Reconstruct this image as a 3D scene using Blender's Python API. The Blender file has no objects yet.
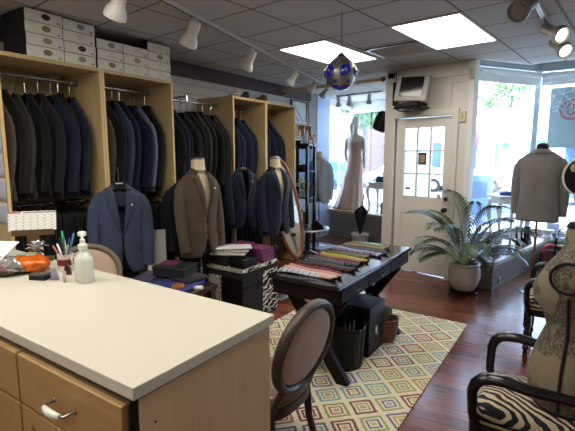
import bpy, bmesh, math, random
from mathutils import Vector, Matrix
random.seed(7)
PI = math.pi
R = math.radians
SC = bpy.context.scene
COL = SC.collection

# ------------------------------------------------------------------ mesh builder
class MB:
    def __init__(s):
        s.v = []; s.f = []; s.m = []
    def add(s, vs, fs, mi=0):
        o = len(s.v)
        s.v += [tuple(p) for p in vs]
        for f in fs:
            s.f.append([i + o for i in f]); s.m.append(mi)
        return s
    def box(s, c, d, M=None, mi=0):
        x, y, z = d[0] / 2, d[1] / 2, d[2] / 2
        vs = [Vector((sx * x, sy * y, sz * z)) for sz in (-1, 1) for sy in (-1, 1) for sx in (-1, 1)]
        if M is not None: vs = [M @ p for p in vs]
        c = Vector(c)
        vs = [p + c for p in vs]
        return s.add(vs, [(0, 2, 3, 1), (4, 5, 7, 6), (0, 1, 5, 4), (2, 6, 7, 3), (0, 4, 6, 2), (1, 3, 7, 5)], mi)
    def bx(s, x0, x1, y0, y1, z0, z1, mi=0):
        return s.box(((x0 + x1) / 2, (y0 + y1) / 2, (z0 + z1) / 2), (abs(x1 - x0), abs(y1 - y0), abs(z1 - z0)), None, mi)
    def bar(s, a, b, w, h, up=(0, 0, 1), mi=0):
        a = Vector(a); b = Vector(b); d = (b - a); L = d.length; d.normalize()
        u = Vector(up)
        if abs(d.dot(u)) > .98: u = Vector((1, 0, 0))
        sx = d.cross(u).normalized(); sz = sx.cross(d).normalized()
        M = Matrix((sx, d, sz)).transposed()
        return s.box((a + b) / 2, (w, L, h), M, mi)
    def tube(s, pts, r, n=10, cap=True, flat=1.0, up=(0, 0, 1), mi=0, closed=False):
        pts = [Vector(p) for p in pts]; N = len(pts)
        rs = r if isinstance(r, (list, tuple)) else [r] * N
        vs = []; prev = None
        for i, p in enumerate(pts):
            if closed: d = (pts[(i + 1) % N] - pts[i - 1])
            else: d = (pts[min(i + 1, N - 1)] - pts[max(i - 1, 0)])
            d.normalize()
            if prev is None:
                u = Vector(up)
                if abs(d.dot(u)) > .95: u = Vector((0, 1, 0)) if abs(d.y) < .9 else Vector((1, 0, 0))
                a = d.cross(u).normalized()
            else:
                a = (prev - d * prev.dot(d)).normalized()
            prev = a
            b = d.cross(a)
            for k in range(n):
                t = 2 * PI * k / n
                vs.append(p + a * math.cos(t) * rs[i] + b * math.sin(t) * rs[i] * flat)
        fs = []
        for i in range(N if closed else N - 1):
            j = (i + 1) % N
            for k in range(n):
                fs.append((i * n + k, i * n + (k + 1) % n, j * n + (k + 1) % n, j * n + k))
        if cap and not closed:
            fs.append(tuple(range(n - 1, -1, -1))); fs.append(tuple((N - 1) * n + k for k in range(n)))
        return s.add(vs, fs, mi)
    def loft(s, secs, n=24, p=1.0, cap=True, mi=0, ripple=None):
        # secs: (z, half width x, half depth y, cx, cy)
        vs = []
        for q in secs:
            z, w, d = q[:3]; cx, cy = (q[3], q[4]) if len(q) > 3 else (0, 0)
            for k in range(n):
                t = 2 * PI * k / n
                c, si = math.cos(t), math.sin(t)
                f = 1 + (ripple(z, t) if ripple else 0)
                vs.append((cx + w * f * math.copysign(abs(c) ** p, c), cy + d * f * math.copysign(abs(si) ** p, si), z))
        fs = []
        for i in range(len(secs) - 1):
            for k in range(n):
                fs.append((i * n + k, i * n + (k + 1) % n, (i + 1) * n + (k + 1) % n, (i + 1) * n + k))
        if cap:
            fs.append(tuple(range(n - 1, -1, -1))); fs.append(tuple((len(secs) - 1) * n + k for k in range(n)))
        return s.add(vs, fs, mi)
    def lathe(s, prof, c=(0, 0, 0), n=20, cap=True, mi=0):
        return s.loft([(z + c[2], r, r, c[0], c[1]) for r, z in prof], n, 1.0, cap, mi)
    def ell(s, c, r, n=16, m=10, M=None, mi=0):
        vs = []; fs = []
        for i in range(m + 1):
            a = -PI / 2 + PI * i / m
            for k in range(n):
                t = 2 * PI * k / n
                p = Vector((r[0] * math.cos(a) * math.cos(t), r[1] * math.cos(a) * math.sin(t), r[2] * math.sin(a)))
                if M is not None: p = M @ p
                vs.append(p + Vector(c))
        for i in range(m):
            for k in range(n):
                fs.append((i * n + k, i * n + (k + 1) % n, (i + 1) * n + (k + 1) % n, (i + 1) * n + k))
        return s.add(vs, fs, mi)
    def prism(s, poly, vec, mi=0):
        # poly: list of 3d points (planar), extruded along vec
        n = len(poly); vec = Vector(vec)
        a = [Vector(p) for p in poly]; b = [p + vec for p in a]
        fs = [tuple(range(n - 1, -1, -1)), tuple(range(n, 2 * n))]
        for k in range(n): fs.append((k, (k + 1) % n, n + (k + 1) % n, n + k))
        return s.add(a + b, fs, mi)
    def grid(s, fn, nu, nv, mi=0, wrap=False):
        vs = [fn(i / nu, j / nv) for j in range(nv + 1) for i in range(nu + 1)]
        fs = []
        for j in range(nv):
            for i in range(nu):
                a = j * (nu + 1) + i
                fs.append((a, a + 1, a + nu + 2, a + nu + 1))
        return s.add(vs, fs, mi)
    def build(s, name, mat, parent=None, smooth=None, bevel=0, solid=0, subsurf=0, ang=40):
        me = bpy.data.meshes.new(name)
        me.from_pydata(s.v, [], s.f)
        mats = mat if isinstance(mat, (list, tuple)) else [mat]
        for m_ in mats: me.materials.append(m_)
        if len(mats) > 1:
            for p, k in zip(me.polygons, s.m): p.material_index = k
        bm = bmesh.new(); bm.from_mesh(me); bmesh.ops.recalc_face_normals(bm, faces=bm.faces); bm.to_mesh(me); bm.free()
        if smooth or bevel:
            for p in me.polygons: p.use_smooth = True
            me.set_sharp_from_angle(angle=R(ang))
        me.update()
        o = bpy.data.objects.new(name, me); COL.objects.link(o)
        if parent is not None: o.parent = parent
        if solid:
            md = o.modifiers.new('solid', 'SOLIDIFY'); md.thickness = solid; md.offset = 0
        if bevel:
            md = o.modifiers.new('bevel', 'BEVEL'); md.width = bevel; md.segments = 2; md.limit_method = 'ANGLE'; md.angle_limit = R(40)
        if subsurf:
            md = o.modifiers.new('sub', 'SUBSURF'); md.levels = subsurf; md.render_levels = subsurf
        return o

def thing(name, label, cat, loc=(0, 0, 0), rz=0, group=None):
    o = bpy.data.objects.new(name, None); COL.objects.link(o)
    o.empty_display_size = .1
    o.location = loc; o.rotation_euler = (0, 0, rz)
    o['label'] = label; o['category'] = cat
    if group: o['group'] = group
    return o
def tag(o, label, cat, group=None, kind=None):
    o['label'] = label; o['category'] = cat
    if group: o['group'] = group
    if kind: o['kind'] = kind
    return o
def struct(o):
    o['kind'] = 'structure'; return o
def dup(o, loc=None, rz=None, label=None, group=None, parent=None):
    c = o.copy(); COL.objects.link(c)
    if parent is not None: c.parent = parent
    if loc is not None: c.location = loc
    if rz is not None: c.rotation_euler = (0, 0, rz)
    if label: c['label'] = label
    if group: c['group'] = group
    for ch in o.children: dup(ch, parent=c)
    return c

# ------------------------------------------------------------------ materials
def srgb(h):
    if isinstance(h, str):
        h = h.lstrip('#'); c = [int(h[i:i + 2], 16) / 255 for i in (0, 2, 4)]
    else: c = [x / 255 for x in h]
    return [((x + .055) / 1.055) ** 2.4 if x > .04045 else x / 12.92 for x in c] + [1]
class NT:
    def __init__(s, name):
        s.mat = bpy.data.materials.new(name); s.mat.use_nodes = True
        s.t = s.mat.node_tree; s.t.nodes.clear()
        s.out = s.n('ShaderNodeOutputMaterial')
        s.b = s.n('ShaderNodeBsdfPrincipled')
        s.l(s.b.outputs[0], s.out.inputs[0])
    def n(s, typ, **k):
        o = s.t.nodes.new(typ)
        for a, b in k.items():
            if a.startswith('i_'): 
                key = a[2:]; o.inputs[int(key) if key.isdigit() else key.replace('_', ' ')].default_value = b
            else: setattr(o, a, b)
        return o
    def l(s, a, b): s.t.links.new(a, b)
    def math(s, op, a, b=None, c=None, clamp=False):
        o = s.n('ShaderNodeMath', operation=op); o.use_clamp = clamp
        for i, x in enumerate((a, b, c)):
            if x is None: continue
            if isinstance(x, (int, float)): o.inputs[i].default_value = x
            else: s.l(x, o.inputs[i])
        return o.outputs[0]
    def mix(s, f, a, b, blend='MIX'):
        o = s.n('ShaderNodeMix', data_type='RGBA', blend_type=blend)
        for i, x in ((0, f), (6, a), (7, b)):
            if isinstance(x, (int, float, list, tuple)): o.inputs[i].default_value = x
            else: s.l(x, o.inputs[i])
        return o.outputs[2]
    def coord(s, kind='Object', scale=(1, 1, 1), rot=(0, 0, 0), loc=(0, 0, 0)):
        c = s.n('ShaderNodeTexCoord'); m = s.n('ShaderNodeMapping')
        m.inputs['Scale'].default_value = scale; m.inputs['Rotation'].default_value = rot; m.inputs['Location'].default_value = loc
        s.l(c.outputs[kind], m.inputs[0]); return m.outputs[0]
    def noise(s, vec, scale, detail=3, rough=.5, dist=0):
        o = s.n('ShaderNodeTexNoise'); o.inputs['Scale'].default_value = scale; o.inputs['Detail'].default_value = detail
        o.inputs['Roughness'].default_value = rough; o.inputs['Distortion'].default_value = dist
        if vec is not None: s.l(vec, o.inputs['Vector'])
        return o.outputs['Fac']
    def ramp(s, f, stops, const=False):
        o = s.n('ShaderNodeValToRGB'); cr = o.color_ramp
        if const: cr.interpolation = 'CONSTANT'
        while len(cr.elements) < len(stops): cr.elements.new(.5)
        for e, (p, c) in zip(cr.elements, stops): e.position = p; e.color = c
        s.l(f, o.inputs[0]); return o.outputs[0]
    def bump(s, h, strength=.3, dist=.01):
        o = s.n('ShaderNodeBump'); o.inputs['Strength'].default_value = strength; o.inputs['Distance'].default_value = dist
        s.l(h, o.inputs['Height']); s.l(o.outputs[0], s.b.inputs['Normal'])
    def set(s, **k):
        for a, v in k.items():
            i = s.b.inputs[a.replace('_', ' ')]
            if isinstance(v, (int, float, list, tuple)): i.default_value = v
            else: s.l(v, i)
        return s
def M(name, col, rough=.5, metal=0, var=.12, scale=30, bump=0, spec=.5, coat=0, sheen=0, trans=0, stretch=(1, 1, 1)):
    t = NT(name); c = srgb(col)
    v = t.coord('Object', stretch)
    f = t.noise(v, scale, 4)
    d = [x * (1 - var) for x in c[:3]] + [1]; e = [min(1, x * (1 + var)) for x in c[:3]] + [1]
    t.set(Base_Color=t.mix(f, d, e), Roughness=rough, Metallic=metal, Specular_IOR_Level=spec, Coat_Weight=coat, Sheen_Weight=sheen, Transmission_Weight=trans)
    if bump: t.bump(f, bump, .004)
    return t.mat
def wood(name, a, b, rough=.45, axis='Z', scale=1.0, coat=0):
    t = NT(name)
    st = {'X': (1.2, 18, 18), 'Y': (18, 1.2, 18), 'Z': (18, 18, 1.2)}[axis]
    v = t.coord('Object', tuple(x * scale for x in st))
    f = t.noise(v, 2.2, 5, .6, .6)
    g = t.noise(v, 9, 3, .6)
    h = t.math('ADD', t.math('MULTIPLY', f, .75), t.math('MULTIPLY', g, .25))
    t.set(Base_Color=t.ramp(h, [(.3, srgb(a)), (.72, srgb(b))]), Roughness=rough, Coat_Weight=coat)
    t.bump(h, .08, .003)
    return t.mat
def fabric(name, col, col2=None, rough=.9, weave=260, mul=1.0, desat=0.0):
    t = NT(name); c = srgb(col); c2 = srgb(col2) if col2 else [min(1, x * 1.5 + .004) for x in c[:3]] + [1]
    def dm(q):
        l_ = sum(q[:3]) / 3
        return [(x + (l_ - x) * desat) * mul for x in q[:3]] + [1]
    c, c2 = dm(c), dm(c2)
    v = t.coord('Object')
    f = t.noise(v, weave, 3, .7); g = t.noise(v, 7, 3)
    h = t.math('ADD', t.math('MULTIPLY', f, .6), t.math('MULTIPLY', g, .4))
    col_ = t.ramp(h, [(.3, c), (.7, c2)])
    t.set(Base_Color=col_, Roughness=rough, Sheen_Weight=.12, Specular_IOR_Level=.25)
    t.bump(h, .25, .003)
    return t.mat

def glass_mat(name, tint=(1, 1, 1), refl=.08, op=0.0, opcol=None):
    t = NT(name)
    tr = t.n('ShaderNodeBsdfTransparent'); tr.inputs[0].default_value = (*tint, 1)
    gl = t.n('ShaderNodeBsdfGlossy'); gl.inputs['Roughness'].default_value = .02
    fr = t.n('ShaderNodeFresnel'); fr.inputs[0].default_value = 1.35
    mx = t.n('ShaderNodeMixShader')
    t.l(t.math('MINIMUM', fr.outputs[0], .12), mx.inputs[0]); t.l(tr.outputs[0], mx.inputs[1]); t.l(gl.outputs[0], mx.inputs[2])
    res = mx.outputs[0]
    if op:
        df = t.n('ShaderNodeBsdfDiffuse'); df.inputs[0].default_value = srgb(opcol)
        tl = t.n('ShaderNodeBsdfTranslucent'); tl.inputs[0].default_value = srgb(opcol)
        m2 = t.n('ShaderNodeMixShader'); m2.inputs[0].default_value = .5
        t.l(df.outputs[0], m2.inputs[1]); t.l(tl.outputs[0], m2.inputs[2])
        m3 = t.n('ShaderNodeMixShader'); m3.inputs[0].default_value = op
        t.l(res, m3.inputs[1]); t.l(m2.outputs[0], m3.inputs[2]); res = m3.outputs[0]
    t.l(res, t.out.inputs[0])
    return t.mat
def emit(name, col, st):
    t = NT(name)
    t.set(Base_Color=[0, 0, 0, 1], Emission_Color=srgb(col), Emission_Strength=st)
    return t.mat

# floor: reddish planks along X
t = NT('plank_floor')
v = t.coord('Object', (1, 1, 1), (0, 0, R(-8)))
br = t.n('ShaderNodeTexBrick'); t.l(v, br.inputs['Vector'])
br.offset = .37; br.squash = 1
for k, x in (('Scale', 1), ('Mortar Size', .0015), ('Brick Width', 1.1), ('Row Height', .09), ('Bias', 0)): br.inputs[k].default_value = x
br.inputs['Color1'].default_value = (0, 0, 0, 1); br.inputs['Color2'].default_value = (1, 1, 1, 1); br.inputs['Mortar'].default_value = (.5, .5, .5, 1)
v2 = t.coord('Object', (1.6, 16, 16), (0, 0, R(-8)))
f = t.noise(v2, 2.5, 5, .65, .8)
h = t.math('ADD', t.math('MULTIPLY', f, .7), t.math('MULTIPLY', br.outputs['Color'], .3))
c = t.ramp(h, [(.22, srgb('#3a1c14')), (.5, srgb('#693625')), (.8, srgb('#885239'))])
c = t.mix(t.math('MULTIPLY', br.outputs['Fac'], .7), c, srgb('#1c0906'))
t.set(Base_Color=c, Roughness=.24, Specular_IOR_Level=.6); t.bump(h, .05, .002)
m_floor = t.mat
# ceiling tiles
t = NT('ceiling_tile')
v = t.coord('Object')
br = t.n('ShaderNodeTexBrick'); t.l(v, br.inputs['Vector']); br.offset = 0; br.squash = 1
for k, x in (('Scale', 1), ('Mortar Size', .011), ('Mortar Smooth', .1), ('Brick Width', .6), ('Row Height', .53)): br.inputs[k].default_value = x
f = t.noise(v, 90, 4, .75); g = t.noise(v, 1.3, 2)
tile = t.ramp(f, [(.3, srgb('#9a9894')), (.6, srgb('#bcbab5'))])
tile = t.mix(t.math('MULTIPLY', g, .2), tile, srgb('#a09e9a'))
t.set(Base_Color=t.mix(br.outputs['Fac'], tile, srgb('#77736b')), Roughness=.95)
t.bump(t.math('ADD', t.math('MULTIPLY', f, .4), t.math('MULTIPLY', br.outputs['Fac'], -1.2)), .5, .01)
m_ceil = t.mat
# rug
t = NT('rug_pattern')
CELL = .175
v = t.coord('Object', (1 / CELL, 1 / CELL, 1), (0, 0, R(45)))
nv = t.noise(v, 2.3, 2)
sp = t.n('ShaderNodeSeparateXYZ'); t.l(v, sp.inputs[0])
def cellf(o):
    w = t.math('ADD', o, t.math('MULTIPLY', nv, .10))
    fl = t.math('FLOOR', w); fr = t.math('SUBTRACT', t.math('SUBTRACT', w, fl), .5)
    return fl, t.math('ABSOLUTE', fr)
fx, ax = cellf(sp.outputs[0]); fy, ay = cellf(sp.outputs[1])
d = t.math('MAXIMUM', ax, ay)
cb = t.n('ShaderNodeCombineXYZ'); t.l(fx, cb.inputs[0]); t.l(fy, cb.inputs[1])
pal = ['#7d2226', '#7f8a4a', '#5b4f7c', '#b08a3a', '#6f8f96', '#a0522d', '#8f9a62', '#6d1f2c']
def rnd(seed):
    cc = t.n('ShaderNodeVectorMath', operation='ADD'); t.l(cb.outputs[0], cc.inputs[0]); cc.inputs[1].default_value = (seed * 7.3, seed * 3.1, seed)
    w = t.n('ShaderNodeTexWhiteNoise', noise_dimensions='3D'); t.l(cc.outputs[0], w.inputs['Vector'])
    return t.ramp(w.outputs['Value'], [(i / len(pal), srgb(p)) for i, p in enumerate(pal)], True)
def band(a, b): return t.math('MULTIPLY', t.math('GREATER_THAN', d, a), t.math('LESS_THAN', d, b))
cream = srgb('#d8cba4')
cf = t.noise(t.coord('Object'), 160, 3, .7)
creamv = t.mix(cf, srgb('#cbbf9c'), srgb('#e8dfc4'))
c = t.mix(band(.31, .41), creamv, rnd(1)); c = t.mix(band(.165, .235), c, rnd(2)); c = t.mix(t.math('LESS_THAN', d, .1), c, t.mix(.45, rnd(3), cream))
c = t.mix(t.math('MULTIPLY', cf, .2), c, srgb('#b8aa86'))
t.set(Base_Color=c, Roughness=.97, Sheen_Weight=.15); t.bump(cf, .5, .006)
m_rug = t.mat
# zebra
def zebra(name, light, dark, scale, rot=(0, 0, 0)):
    t = NT(name)
    v = t.coord('Object', (1, 1, 1), rot)
    w = t.n('ShaderNodeTexWave'); t.l(v, w.inputs['Vector'])
    for k, x in (('Scale', scale), ('Distortion', 7.5), ('Detail', 1.5), ('Detail Scale', .9), ('Detail Roughness', .45)): w.inputs[k].default_value = x
    t.set(Base_Color=t.ramp(w.outputs['Fac'], [(0, srgb(dark)), (.50, srgb(dark)), (.56, srgb(light)), (1, srgb(light))]), Roughness=.85)
    return t.mat
m_zebra = zebra('zebra_fabric', '#b9a98a', '#0c0d14', 11.0, (R(20), R(15), R(35)))
m_zebra2 = zebra('zebra_print_board', '#cfcbbd', '#0b0b0d', 17, (R(70), R(0), R(20)))
# toile
t = NT('toile_fabric')
v = t.coord('Object')
a = t.noise(v, 8, 2, .5); b = t.noise(v, 75, 6, .8, 1.0)
mk = t.math('MULTIPLY', t.math('GREATER_THAN', a, .49), t.math('GREATER_THAN', b, .48))
cf = t.noise(v, 200, 2)
t.set(Base_Color=t.mix(t.math('MULTIPLY', mk, .8), t.mix(cf, srgb('#675d4a'), srgb('#7c725d')), srgb('#2c2926')), Roughness=.85)
m_toile = t.mat
# clapboard siding
def siding(name, col, pitch, dark=.5, rough=.6, z0=0):
    t = NT(name); v = t.coord('Object'); sp = t.n('ShaderNodeSeparateXYZ'); t.l(v, sp.inputs[0])
    fr = t.math('FRACT', t.math('DIVIDE', sp.outputs[2], pitch))
    gro = t.math('LESS_THAN', fr, .07)
    c = srgb(col); n_ = t.noise(v, 12, 4)
    base = t.mix(n_, [x * .9 for x in c[:3]] + [1], [min(1, x * 1.1) for x in c[:3]] + [1])
    t.set(Base_Color=t.mix(gro, base, [x * dark for x in c[:3]] + [1]), Roughness=rough)
    t.bump(fr, .6, .012)
    return t.mat
m_clap = siding('clapboard_white', '#b4b3b0', .11)
m_plat = siding('clapboard_grey', '#6c6862', .075, .3)
m_brick = NT('red_brick'); t = m_brick
br = t.n('ShaderNodeTexBrick'); t.l(t.coord('Object', (1, 1, 1), (R(90), 0, 0)), br.inputs['Vector'])
for k, x in (('Scale', 1), ('Mortar Size', .012), ('Brick Width', .22), ('Row Height', .08)): br.inputs[k].default_value = x
br.inputs['Color1'].default_value = srgb('#5d2a20'); br.inputs['Color2'].default_value = srgb('#74382c'); br.inputs['Mortar'].default_value = srgb('#b5a79a')
t.set(Base_Color=br.outputs[0], Roughness=.9); m_brick = t.mat

m_wallwhite = M('wall_paint', '#cfcbc4', .6, var=.03, scale=5)
m_cream = M('cream_paint', '#cdc9c0', .5, var=.03, scale=6)
m_white = M('white_paint', '#d8d8d6', .5, var=.03)
m_door = M('door_paint', '#d0ccc4', .4, var=.03, scale=6)
m_purple = M('purple_brown_paint', '#4b3a3d', .7, var=.08, scale=6)
m_grey = M('grey_paint', '#8e8a86', .7, var=.05, scale=6)
m_oak = wood('oak_laminate', '#ab9468', '#c2ac80', .45, 'Z')
m_oak_edge = wood('oak_edge', '#c7a972', '#d9bd88', .4, 'Z')
m_maple = wood('maple_panel', '#c0a47c', '#cdb28a', .42, 'Z', .4)
m_maple_d = wood('maple_front', '#98784a', '#ae8d5c', .4, 'X', .8)
m_laminate = M('counter_laminate', '#c6c2b3', .3, var=.03, scale=140)
m_darkwood = wood('espresso_wood', '#120c0a', '#1f1512', .55, 'Y', .8, 0)
m_darkwood.node_tree.nodes['Principled BSDF'].inputs['Specular IOR Level'].default_value = .12
m_black = M('black_lacquer', '#0c0b0b', .25, var=.1)
m_blackmat = M('black_plastic', '#0c0c0e', .55, spec=.3, var=.1)
m_blackfab = fabric('black_cloth', '#08080a', '#15151a')
m_chrome = M('chrome', '#b9bbbd', .18, 1, var=.03)
m_steel = M('brushed_steel', '#8f9092', .35, 1, var=.05)
m_dkmetal = M('dark_metal', '#2b2826', .4, .8)
m_brass = M('brass_foot', '#8a4f24', .35, .8)
m_brown = wood('red_brown_wood', '#623618', '#845028', .35, 'Z', 1, .2)
m_dkbrown = wood('dark_brown_wood', '#241612', '#3a241c', .35, 'Z', 1, .2)
m_mirror = M('mirror_glass', '#e6e6e2', .03, 1, var=0)
m_lampwhite = M('lamp_white', '#b9b6ae', .4, var=.04)
m_lampgrey = M('lamp_grey', '#7f7c78', .45, var=.05)
m_panel = emit('fluorescent_diffuser', '#fff8ec', 6.4)
m_bulb = emit('lamp_bulb', '#fff0d8', 4)
m_glass = glass_mat('clear_glass')
m_band = glass_mat('frosted_band', (1, 1, 1), .08, .55, '#a9c6ee')
m_screen = M('dark_screen', '#101214', .12, var=.05)
m_formcream = M('form_cream', '#cfc3a4', .6, var=.05)
m_formwhite = M('mannequin_white', '#b3a79b', .45, var=.03)
m_leather = M('grey_wood_frame', '#5c5046', .5, var=.15, stretch=(3, 3, 30))
m_chairframe = wood('weathered_wood', '#2c241e', '#483b31', .45, 'Z', 1.2)
m_chairpale = wood('weathered_pale_wood', '#6e6253', '#8a7c69', .5, 'Z', 1.2)
m_chairpad = fabric('cream_linen', '#b39c8a', '#c7b19f', .9, 180)
m_chairseat = M('brown_leather_seat', '#6b4e44', .3, var=.1)
m_paper = M('paper_white', '#dcdcd6', .7, var=.03)
m_paperblue = M('paper_pale_blue', '#aab0bb', .7, var=.05)
m_green = M('palm_leaf', '#26381f', .4, var=.35, scale=9)
m_green2 = M('palm_leaf_pale', '#4c5f36', .42, var=.3, scale=9)
m_pot = M('stoneware', '#b3a698', .35, var=.1, scale=12)
m_soil = M('soil', '#1c1511', .95, var=.3)
m_wicker = NT('wicker'); t = m_wicker
v = t.coord('Object'); w = t.n('ShaderNodeTexWave', bands_direction='Z'); t.l(v, w.inputs['Vector']); w.inputs['Scale'].default_value = 22; w.inputs['Distortion'].default_value = 3
t.set(Base_Color=t.ramp(w.outputs['Fac'], [(.2, srgb('#3c2415')), (.8, srgb('#8a5a34'))]), Roughness=.6); t.bump(w.outputs['Fac'], .8, .01); m_wicker = t.mat
m_asphalt = M('asphalt', '#a8a6a2', .9, var=.08, scale=3)
m_walk = M('sidewalk', '#c4c0b8', .9, var=.08, scale=3)
m_leaf = M('tree_leaf', '#4f7330', .6, var=.4, scale=2)
m_trunk = M('bark', '#5a4838', .9, var=.2)
m_facade = M('white_facade', '#d8d5cf', .8, var=.05, scale=1)
m_red = M('red_canvas', '#9c3f3c', .7, var=.08)
m_carwhite = M('car_white', '#dadcde', .25, var=.02, coat=.5)
m_carblue = M('car_blue', '#3f6fae', .25, var=.02, coat=.5)
m_carteal = M('car_teal', '#3f8fa0', .25, var=.02, coat=.5)
m_winblue = M('window_blue', '#4a6484', .15, var=.1)
m_tyre = M('tyre', '#141414', .8)

# ------------------------------------------------------------------ the setting
CEIL = 2.66
def poly(name, pts, z, mat, thick=.05, down=True):
    return struct(MB().prism([(x, y, z) for x, y in pts], (0, 0, -thick if down else thick)).build(name, mat))
FLOORP = [(-4.2, -1.6), (1.85, -1.6), (1.85, 7.95), (-.6, 7.85), (-1.32, 6.8), (-1.1, 5.6), (-2.24, 5.86), (-2.35, 8.35), (-4.2, 8.75)]
poly('floor', FLOORP, 0, m_floor)
# ceiling, laid out on its own tile grid
co = MB()
ORG = Vector((-1.432, 3.70)); CA = R(6)
def to_grid(p):
    d = Vector(p) - ORG
    return (d.x * math.cos(CA) - d.y * math.sin(CA), d.x * math.sin(CA) + d.y * math.cos(CA))
def grid_w(u, v, z=0):
    return (ORG.x + u * math.cos(CA) + v * math.sin(CA), ORG.y - u * math.sin(CA) + v * math.cos(CA), z)
CEILP = [(-4.2, -1.6), (1.85, -1.6), (1.85, 4.9), (-.12, 6.0), (-.571, 6.2), (-1.0, 5.56), (-2.25, 5.82), (-2.35, 8.35), (-4.2, 8.75)]
co.prism([(*to_grid(p), 0) for p in CEILP], (0, 0, .06))
ceil = struct(co.build('ceiling', m_ceil)); ceil.location = (ORG.x, ORG.y, CEIL); ceil.rotation_euler = (0, 0, -CA)
poly('ceiling_bay', [(-1.0, 5.5), (-.5, 6.2), (1.85, 4.8), (1.85, 8.05), (-.6, 7.95), (-1.4, 6.75)], 2.93, m_white, .05, False)
fa = MB()
for a, b in (((-1.0, 5.56), (-.571, 6.2)), ((-.571, 6.2), (-.12, 6.0)), ((-.12, 6.0), (1.85, 4.9))):
    fa.bar((*a, 2.80), (*b, 2.80), .03, .28)
struct(fa.build('trim_1', m_white))
w = MB(); w.bx(-4.2, -4.05, -1.6, 6.72, 0, 2.75)
struct(w.build('wall_left', m_clap))
struct(MB().bx(-4.2, -4.03, 6.72, 7.0, 0, 2.75).build('wall_left_return', m_grey))
struct(MB().bx(-4.2, -4.02, 7.0, 7.47, 0, 2.75).build('wall_left_pier', M('pier_daylight_blue', '#b4c8ec', .5, var=.03)))  # blue window daylight on the pier is put into its colour
struct(MB().bx(-4.06, -3.99, -1.6, 6.72, 2.5, 2.66).build('trim_2', m_purple))
struct(MB().bx(1.75, 1.85, -1.6, 7.9, 0, 3).build('wall_right', m_wallwhite))
struct(MB().bx(-4.2, 1.85, -1.7, -1.6, 0, 2.75).build('wall_back', m_wallwhite))
# door wall, local x along the wall, y outwards
DL = Vector((-2.24, 5.75, 0)); DA = -math.atan2(.256, 1.17)
def on_door(o): o.location = DL; o.rotation_euler = (0, 0, DA); return o
w = MB(); w.bx(0, .17, 0, .12, 0, 2.75); w.bx(.96, 1.2, 0, .12, 0, 2.75); w.bx(.17, .96, 0, .12, 2.05, 2.75)
struct(on_door(w.build('wall_front', m_cream)))
t_ = MB()
t_.bx(.09, .17, -.025, 0, 0, 2.13); t_.bx(.96, 1.04, -.025, 0, 0, 2.13); t_.bx(.09, 1.04, -.03, 0, 2.05, 2.13)
t_.bx(.155, .17, -.01, .1, 0, 2.05); t_.bx(.96, .975, -.01, .1, 0, 2.05)
struct(on_door(t_.build('trim_3', m_cream, bevel=.006)))
t_ = MB(); t_.bx(.0, 1.2, -.02, 0, 2.5, 2.515); t_.bx(.92, .935, -.012, 0, 2.17, 2.42); t_.bx(.92, 1.15, -.012, 0, 2.42, 2.435)
t_.bx(.0, .09, -.018, 0, 0, .12); t_.bx(1.04, 1.2, -.018, 0, 0, .12)
struct(on_door(t_.build('trim_4', m_cream, bevel=.004)))
struct(MB().prism([(-1.07, 5.494, 0), (-1.31, 6.72, 0), (-1.36, 6.72, 0), (-1.13, 5.5, 0)], (0, 0, 2.95)).build('wall_pillar', m_white))
struct(MB().prism([(-2.24, 5.75, 0), (-2.12, 5.85, 0), (-2.3, 8.35, 0), (-2.38, 8.35, 0)], (0, 0, 2.75)).build('wall_bay_side', m_white))
# the glazed door
door = MB()
d0, d1, zt = .175, .955, 2.04
pan = [.295, .48, .665, .85]; pz = [1.03, 1.325, 1.62, 1.915]
door.bx(d0, pan[0], .03, .07, .01, zt); door.bx(pan[3], d1, .03, .07, .01, zt)
door.bx(pan[0], pan[3], .03, .07, pz[3], zt); door.bx(pan[0], pan[3], .03, .07, .01, pz[0])
for x in pan[1:3]: door.bx(x - .011, x + .011, .035, .065, pz[0], pz[3])
for z in pz[1:3]: door.bx(pan[0], pan[3], .035, .065, z - .011, z + .011)
for a, b in ((.265, .505), (.615, .865)):
    for x0, x1, z0, z1 in ((a, b, .22, .235), (a, b, .80, .815), (a, a + .015, .22, .815), (b - .015, b, .22, .815)):
        door.bx(x0, x1, .02, .03, z0, z1)
    door.bx(a + .04, b - .04, .022, .03, .27, .765)
door = struct(on_door(door.build('door_1', m_door, bevel=.003)))
g = struct(MB().bx(pan[0], pan[3], .047, .053, pz[0], pz[3]).build('door_glass', m_glass, door))
k = MB(); k.lathe([(.0, 0), (.028, 0), (.028, .008), (.012, .012), (.012, .035), (.028, .045), (.032, .06), (.024, .075), (0, .078)], n=14)
ko = k.build('door_knob', m_dkmetal, door, smooth=True); ko.location = (.91, .03, .88); ko.rotation_euler = (R(90), 0, 0)
k = MB(); k.lathe([(0, 0), (.03, 0), (.03, .01), (.022, .018), (.022, .026), (0, .026)], n=14)
ko = k.build('deadbolt', m_dkmetal, door, smooth=True); ko.location = (.91, .03, 1.02); ko.rotation_euler = (R(90), 0, 0)
MB().bx(.45, .52, .08, .1, 0, .02).build('door_sill', m_steel, door)
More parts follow.
